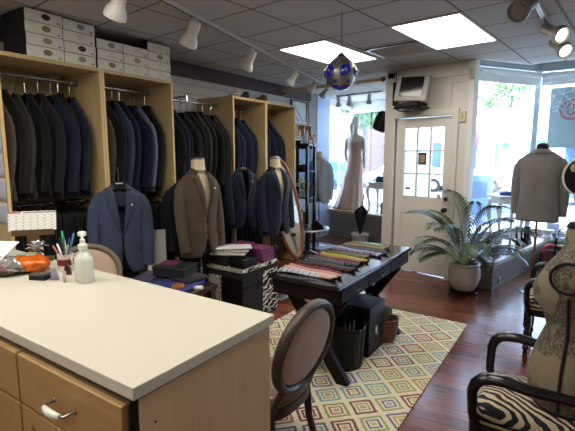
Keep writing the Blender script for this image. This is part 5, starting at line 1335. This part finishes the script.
D_.build('gown', gw.mat, t, smooth=True, solid=.004, ang=80)
def cabriole(label, loc, rz, w_, d_, h, cat='table'):
    t = thing('console_table', label, cat, loc, rz)
    MB().bx(-w_ / 2, w_ / 2, -d_ / 2, d_ / 2, h - .025, h).build('table_top', m_white, t, bevel=.006)
    q = MB(); q.bx(-w_ / 2 + .03, w_ / 2 - .03, -d_ / 2 + .03, d_ / 2 - .03, h - .11, h - .025); q.build('apron', m_white, t, bevel=.01)
    for sx in (-1, 1):
        for sy in (-1, 1):
            x, y = sx * (w_ / 2 - .04), sy * (d_ / 2 - .04)
            MB().tube([(x, y, h - .06), (x + sx * .022, y + sy * .022, h - .16), (x + sx * .012, y + sy * .012, h * .55), (x - sx * .012, y - sy * .012, h * .28), (x - sx * .004, y - sy * .004, .05), (x + sx * .015, y + sy * .015, 0)], [.034, .034, .026, .018, .015, .02], 10).build('leg', m_white, t, smooth=True)
    return t
cabriole('white curved leg table in the left display window beside the gown', (-2.90, 7.46, PZ), R(-13), .50, .36, .56)
t = thing('handbag', 'small black teal handbag on the white table in the left window', 'handbag', (-2.93, 7.42, PZ + .56), R(-13))
MB().prism([(-.10, -.04, 0), (.10, -.04, 0), (.07, -.04, .11), (-.07, -.04, .11)], (0, .08, 0)).build('bag_body', M('bag_teal', '#1c2b33', .35, var=.2), t, bevel=.01)
MB().tube([(-.045, 0, .11), (-.03, 0, .19), (.03, 0, .19), (.045, 0, .11)], .009, 8).build('handle', m_black, t, smooth=True)
vase('green figure on the display platform under the white table', -2.86, 7.36, PZ, '#5d7d6d', [(0, 0), (.04, 0), (.035, .1), (.045, .14), (.03, .2), (0, .22)], 'figure', 'figurine')
t = thing('umbrella_pot', 'low white pot on the floor holding the black umbrella', 'pot', (-3.08, 6.90, 0))
MB().lathe([(0, 0), (.10, 0), (.125, .05), (.14, .16), (.15, .20), (.14, .21), (.13, .17), (.0, .15)], n=28).build('pot_body', M('pot_white', '#b7b2a6', .5, var=.12), t, smooth=True)
q = MB(); [q.tube([(.155 * math.cos(R(a)), .155 * math.sin(R(a)), .17 - .02 * math.cos(R(a * 4))) for a in range(s0, s0 + 91, 15)], .008, 6) for s0 in (0, 90, 180, 270)]; q.build('swag', M('swag_grey', '#8e8a80', .5), t, smooth=True)
t = thing('umbrella', 'closed black umbrella standing in the white pot', 'umbrella', (-3.08, 6.90, .19), 0)
q = MB(); q.loft([(0, .02, .02), (.15, .05, .05), (.32, .085, .085), (.40, .10, .10, .01, 0), (.46, .05, .05, .02, 0), (.50, .018, .018, .025, 0)], 24, 1, True, ripple=lambda z, a: .22 * math.sin(a * 8) * min(1, z * 3)); q.build('canopy', m_blackfab, t, smooth=True)
MB().tube([(.02, 0, .46), (.045, 0, .62), (.05, 0, .70)], [.01, .011, .014], 8).build('handle', m_black, t, smooth=True)

# ------------------------------------------------------------------ things on the right platform
QZ = .336
cabriole('white curved leg console table on the right display platform', (-.78, 6.62, QZ), R(40), .40, .30, .68)
o = MB().loft([(0, .09, .05), (.03, .10, .055), (.05, .06, .04), (.06, 0, 0)], 18); o = tag(o.build('blue_scarf', M('scarf_blue', '#2c3f6d', .7, var=.3), smooth=True), 'folded dark blue scarf on the white console table', 'scarf'); o.location = (-.78, 6.6, QZ + .68)
o = MB().lathe([(0, 0), (.055, 0), (.05, .02), (.02, .14), (.0, .19)], n=18); o = tag(o.build('cone_ornament', M('orange_cone', '#8f4a36', .5, var=.2), smooth=True), 'small orange red cone ornament on the right platform beside the table leg', 'ornament'); o.location = (-.96, 6.55, QZ)
def boot(label, loc, rz):
    t = thing('boot', label, 'boot', loc, rz)
    MB().loft([(0, .04, .125, 0, -.03), (.02, .042, .127, 0, -.03)], 18, .8).build('sole', m_black, t)
    MB().loft([(.02, .038, .12, 0, -.03), (.06, .038, .10, 0, -.01), (.1, .036, .06, 0, .04), (.17, .04, .055, 0, .045), (.24, .046, .06, 0, .045), (.25, .04, .054, 0, .045)], 18).build('shaft', m_black, t, smooth=True)
boot('black ankle boot under the grey jacket on the platform, nearer the console table', (-.60, 6.78, QZ), R(160)); boot('black ankle boot under the grey jacket on the platform, nearer the stand pole', (-.51, 6.84, QZ), R(170))
t = thing('plate_easel', 'small white scroll easel on the right platform beside the cone ornament', 'easel', (-.83, 6.35, QZ), R(20))
q = MB()
for s_ in (-1, 1): q.tube([(s_ * .06, 0, 0), (s_ * .05, .02, .12), (s_ * .02, .03, .22)], .005, 6)
q.tube([(-.09, -.04, .03), (.09, -.04, .03)], .005, 6); q.tube([(0, .03, .2), (0, .12, 0)], .005, 6); q.build('easel_frame', m_paper, t, smooth=True)
MB().bx(-.05, .05, -.01, .0, .035, .16).build('card', M('easel_card', '#8f8a98', .5, var=.3, scale=40), t)
t = thing('handbag', 'dark red handbag with pink handle at the corner of the right platform', 'handbag', (-.235, 6.95, 0), R(10))
MB().loft([(0, .12, .07), (.02, .13, .08), (.22, .12, .06), (.25, .10, .04)], 20, .6).build('bag_body', M('bag_red', '#5d1a22', .4, var=.2), t, smooth=True)
MB().tube([(.0 + .09 * math.cos(R(a)), -.04, .22 + .11 * math.sin(R(a))) for a in range(0, 181, 15)], .022, 10).build('handle', M('handle_pink', '#c2525c', .45), t, smooth=True)
t = thing('shoe_rack', 'low dark slatted rack against the platform behind the red handbag', 'rack', (.14, 6.83, 0), R(-20))
for z in (.10, .22, .33): MB().bx(-.30, .30, -.11, .11, z, z + .02).build('shelf', m_dkbrown if z < .3 else wood('rack_tan', '#7a6040', '#97794f', .5, 'X'), t)
for sx in (-1, 1): MB().bx(sx * .29 - .012, sx * .29 + .012, -.11, .11, 0, .35).build('side', m_black, t)
o = MB().lathe([(0, 0), (.05, .01), (.07, .06), (.05, .10), (.09, .16), (.03, .12), (0, .1)], n=9); o = tag(o.build('tissue_paper', m_paper), 'white crumpled tissue paper on the platform corner above the red handbag', 'tissue'); o.location = (-.29, 7.20, QZ)
t = thing('clock', 'small white framed clock on the right platform behind the grey jacket', 'clock', (-.23, 7.40, QZ), R(-20))
MB().bx(-.085, .085, -.03, .03, 0, .24).build('case', M('clock_case', '#b9bdc4', .4), t, bevel=.006); MB().bx(-.06, .06, -.034, -.03, .03, .09).build('panel', M('clock_panel', '#2c4a4a', .4, var=.3), t)
q = MB().lathe([(0, 0), (.055, 0), (.055, .006), (0, .006)], n=20); q.v = [(p[0], -.031 - p[2], .16 + p[1]) for p in q.v]; q.build('dial', M('clock_dial', '#8fa5c4', .3), t)
t = thing('wheel_ornament', 'black wrought iron spoked wheel ornament standing on the right platform', 'ornament', (-.02, 7.0, QZ), R(0))
q = MB(); q.tube([(.13 * math.cos(a), 0, .14 + .13 * math.sin(a)) for a in [2 * PI * i / 30 for i in range(30)]], .009, 6, False, closed=True)
for k in range(8): a = PI * k / 4; q.tube([(0, 0, .14), (.13 * math.cos(a), 0, .14 + .13 * math.sin(a))], .006, 6)
q.build('wheel', m_black, t, smooth=True); MB().bx(-.06, .06, -.04, .04, 0, .012).build('stand', m_black, t)
o = MB().tube([(0, 0, .05), (.16, .02, .05)], [.05, .045], 16); o.tube([(-.03, 0, .05), (0.005, 0, .05)], .052, 16, mi=1)
o = tag(o.build('rolled_fabric', [M('fabric_pale', '#a9b6cc', .6), m_black], smooth=True), 'pale rolled fabric with black end on the right platform', 'fabric'); o.location = (-.16, 7.02, QZ)

# ------------------------------------------------------------------ the street outside
struct(MB().bx(-26, 26, 5.5, 13, -.20, -.12).build('ground_sidewalk', m_walk))
struct(MB().bx(-40, 40, 13, 60, -.26, -.2).build('ground_street', m_asphalt))
def facade(name, label, x0, x1, y, h, mat, wins, roof=None, awn=None):
    t = thing(name, label, 'building', ((x0 + x1) / 2, y, -.2))
    W = (x1 - x0) / 2
    MB().bx(-W, W, 0, 7, 0, h).build('wall', mat, t)
    MB().bx(-W - .15, W + .15, -.15, 7, h, h + .18).build('cornice', m_facade, t)
    if roof: MB().prism([(-W - .3, -.3, h + .18), (W + .3, -.3, h + .18), (0, -.3, h + .18 + roof)], (0, 7.4, 0)).build('roof', M('roof_pale_%s' % name, '#c9c7c4', .8), t)
    for wx, wz, ww, wh in wins:
        f_ = MB(); f_.bx(wx - ww / 2 - .08, wx + ww / 2 + .08, -.06, 0, wz - .08, wz); f_.bx(wx - ww / 2 - .08, wx + ww / 2 + .08, -.06, 0, wz + wh, wz + wh + .08)
        f_.bx(wx - ww / 2 - .08, wx - ww / 2, -.06, 0, wz, wz + wh); f_.bx(wx + ww / 2, wx + ww / 2 + .08, -.06, 0, wz, wz + wh); f_ = f_.build('window', m_white, t)
        MB().bx(wx - ww / 2, wx + ww / 2, -.03, -.01, wz, wz + wh).build('pane', m_winblue, f_)
    for ax, az, aw in (awn or []):
        MB().prism([(ax - aw / 2, 0, az + .7), (ax - aw / 2, -1.0, az + .05), (ax - aw / 2, -1.0, az - .15), (ax - aw / 2, 0, az - .0)], (aw, 0, 0)).build('awning', m_red, t)
    return t
facade('shop_building', 'long white shop building across the street with red awnings', -6.6, 3.8, 27, 4.1, m_facade, [(-3.9, .9, .8, 1.5), (-2.2, .9, .7, 1.5), (-.6, .9, 1.0, 1.6), (1.2, .9, .8, 1.5), (3.4, .9, 1.0, 1.7)], None, [(-3.9, 2.35, .9), (1.2, 2.3, .9)])
facade('gable_house', 'white gabled building behind the shops seen over the roof line', -3.6, 2.0, 36.5, 5.6, m_facade, [(0, 2.2, 1.4, 1.8)], 2.6)
facade('brick_building', 'red brick building across the street seen in the left window', -17.2, -10.9, 24, 7.6, m_brick, [(-2.2, 3.6, 1.1, 1.7), (.2, 3.6, 1.1, 1.7), (2.4, 3.6, 1.1, 1.7), (-2.2, .7, 1.6, 1.8), (1.4, .7, 1.8, 1.8)], None, [(-2.2, 2.7, 2.2), (1.4, 2.7, 2.4)])
facade('cafe_building', 'low white building between brick building and long shops', -10.6, -7.0, 29, 4.2, m_facade, [(-.9, .9, 1.0, 1.6), (.9, .9, 1.0, 1.6)], 1.2, [(-.9, 2.6, 1.3)])
def tree(label, x, y, h, r_, seed):
    t = thing('street_tree', label, 'tree', (x, y, -.2), 0)
    MB().tube([(0, 0, 0), (.05, 0, h * .35), (0, 0, h * .75)], [.2, .15, .08], 8).build('trunk', m_trunk, t, smooth=True)
    rs = random.Random(seed); q = MB()
    for k in range(2000):
        d = Vector((rs.gauss(0, 1), rs.gauss(0, 1), rs.gauss(0, 1))).normalized() * r_ * rs.uniform(.35, 1) ** .6
        d.x *= 1 + .25 * math.sin(3 * d.z); p = Vector((0, 0, h * .68)) + Vector((d.x, d.y, d.z * .85))
        a = Vector((rs.gauss(0, 1), rs.gauss(0, 1), rs.gauss(0, 1))).normalized(); b = a.cross(Vector((rs.gauss(0, 1), rs.gauss(0, 1), rs.gauss(0, 1)))).normalized()
        s_ = rs.uniform(.09, .2); q.add([p + a * s_, p + b * s_ * .6, p - a * s_, p - b * s_ * .6], [(0, 1, 2, 3)])
    q.build('crown', m_leaf, t)
tree('green tree between white building and brick building, seen in the left window', -9.5, 21.5, 6.4, 1.5, 1)
tree('green tree behind the long shops seen at the top of the side pane', -5.6, 46, 9.6, 3.0, 2); tree('second green tree behind the long shops, right of the first', -1.4, 50, 11.5, 2.8, 3)
tree('green tree right of the corner post beyond the street', .75, 22, 4.6, 1.3, 4); tree('tall tree behind the poster in the right window', 4.2, 48, 12.5, 3.2, 5)
def car(label, x, y, rz, m, s=1.0):
    t = thing('parked_car', label, 'car', (x, y, -.2), rz); t.scale = (s, s, s)
    prof = [(-2.1, .3), (-2.15, .7), (-2.05, .88), (-1.45, .95), (-.85, 1.42), (.55, 1.45), (1.25, 1.0), (2.0, .86), (2.15, .6), (2.1, .3)]
    MB().prism([(a, -.85, b) for a, b in prof], (0, 1.7, 0)).build('car_body', m, t, bevel=.06)
    q = MB()
    for yy in (-.856, .85): q.prism([(-1.25, yy, .98), (-.78, yy, 1.36), (-.12, yy, 1.38), (-.12, yy, .98)], (0, .006, 0)); q.prism([(-.04, yy, .98), (-.04, yy, 1.38), (.5, yy, 1.38), (1.05, yy, .98)], (0, .006, 0))
    q.build('side_window', m_winblue, t)
    for wx in (-1.35, 1.35):
        for wy in (-.78, .78):
            w_ = MB().tube([(wx, wy - .1, .32), (wx, wy + .1, .32)], .32, 20).build('wheel', m_tyre, t, smooth=True, ang=40); MB().tube([(wx, wy - .108, .32), (wx, wy + .108, .32)], .18, 16).build('hub', m_steel, w_, smooth=True, ang=40)
    q = MB(); q.bx(2.1, 2.16, -.75, -.45, .6, .74); q.bx(2.1, 2.16, .45, .75, .6, .74); q.build('headlamp', m_paper, t)
car('white car parked across the street in front of the long shops', -1.9, 22.5, 0, m_carwhite); car('white car parked across the street left of the door view', -7.0, 21.5, R(4), m_carwhite); car('teal car parked in front of the brick building', -11.6, 20.0, R(2), m_carteal)
car('blue car parked right of the corner post beyond the street', 1.6, 18.5, R(2), m_carblue)
t = thing('newspaper_box', 'blue grey street box on the sidewalk outside the side pane', 'box', (-1.62, 9.6, -.12))
MB().bx(-.20, .20, -.18, .18, .45, 1.28).build('box_body', M('street_box', '#5d7898', .5), t, bevel=.02); MB().bx(-.05, .05, -.05, .05, 0, .45).build('post', m_steel, t); MB().bx(-.14, .14, -.19, -.178, .8, 1.15).build('window', m_winblue, t)
t = thing('street_lamp', 'blue grey lamp post seen through the left panes of the door', 'lamp post', (-4.05, 12.2, -.12))
MB().tube([(0, 0, 0), (0, 0, .3), (0, 0, 3.6)], [.11, .06, .05], 12).build('pole', M('lamp_post', '#4f6d7a', .5), t, smooth=True); MB().lathe([(.05, 3.55), (.14, 3.6), (.18, 3.95), (.08, 4.05), (0, 4.1)], n=14).build('lantern', m_winblue, t, smooth=True)

# ------------------------------------------------------------------ camera, light
cam = bpy.data.cameras.new('camera'); co_ = bpy.data.objects.new('camera', cam); COL.objects.link(co_)
co_.location = (0, 0, 1.58); co_.rotation_euler = (R(90 - 8.1), 0, R(33.75))
cam.sensor_width = 36; cam.lens = 36 * 432 / 575; cam.clip_start = .05
SC.camera = co_
sun = bpy.data.lights.new('sun', 'SUN'); sun.energy = 5.0; sun.angle = R(.6); sun.color = (1, .96, .9)
so = bpy.data.objects.new('sun', sun); COL.objects.link(so); so.rotation_euler = Vector((.35, .75, -.9)).to_track_quat('-Z', 'Y').to_euler()
wd = bpy.data.worlds.new('world'); SC.world = wd; wd.use_nodes = True
bg = wd.node_tree.nodes['Background']; bg.inputs[0].default_value = (.48, .70, 1, 1); bg.inputs[1].default_value = 5.5
def portal(loc, rot, sx, sy):
    l = bpy.data.lights.new('window_portal', 'AREA'); l.shape = 'RECTANGLE'; l.size = sx; l.size_y = sy
    l.cycles.is_portal = True
    o = bpy.data.objects.new('window_portal', l); COL.objects.link(o); o.location = loc
    o.rotation_euler = Vector(rot).to_track_quat('-Z', 'Z').to_euler()
portal((-3.24, 8.48, 1.6), (-.2, -1, 0), 1.9, 2.2); portal((-4.14, 8.05, 1.6), (1, 0, 0), 1.1, 2.2)
portal((-.95, 7.27, 1.6), (.83, -.55, 0), 1.35, 2.6); portal((.6, 7.82, 1.6), (0, -1, 0), 2.4, 2.6)
portal((-1.70, 5.72, 1.48), (-.2, -1, 0), .6, .9)
SC.view_settings.view_transform = 'Standard'; SC.view_settings.look = 'None'; SC.view_settings.gamma = 1; SC.view_settings.use_curve_mapping = False
SC.view_settings.exposure = 1.08
SC.cycles.use_denoising = True
SC.cycles.max_bounces = 10; SC.cycles.diffuse_bounces = 5; SC.cycles.transparent_max_bounces = 16
SC.cycles.sample_clamp_indirect = 6
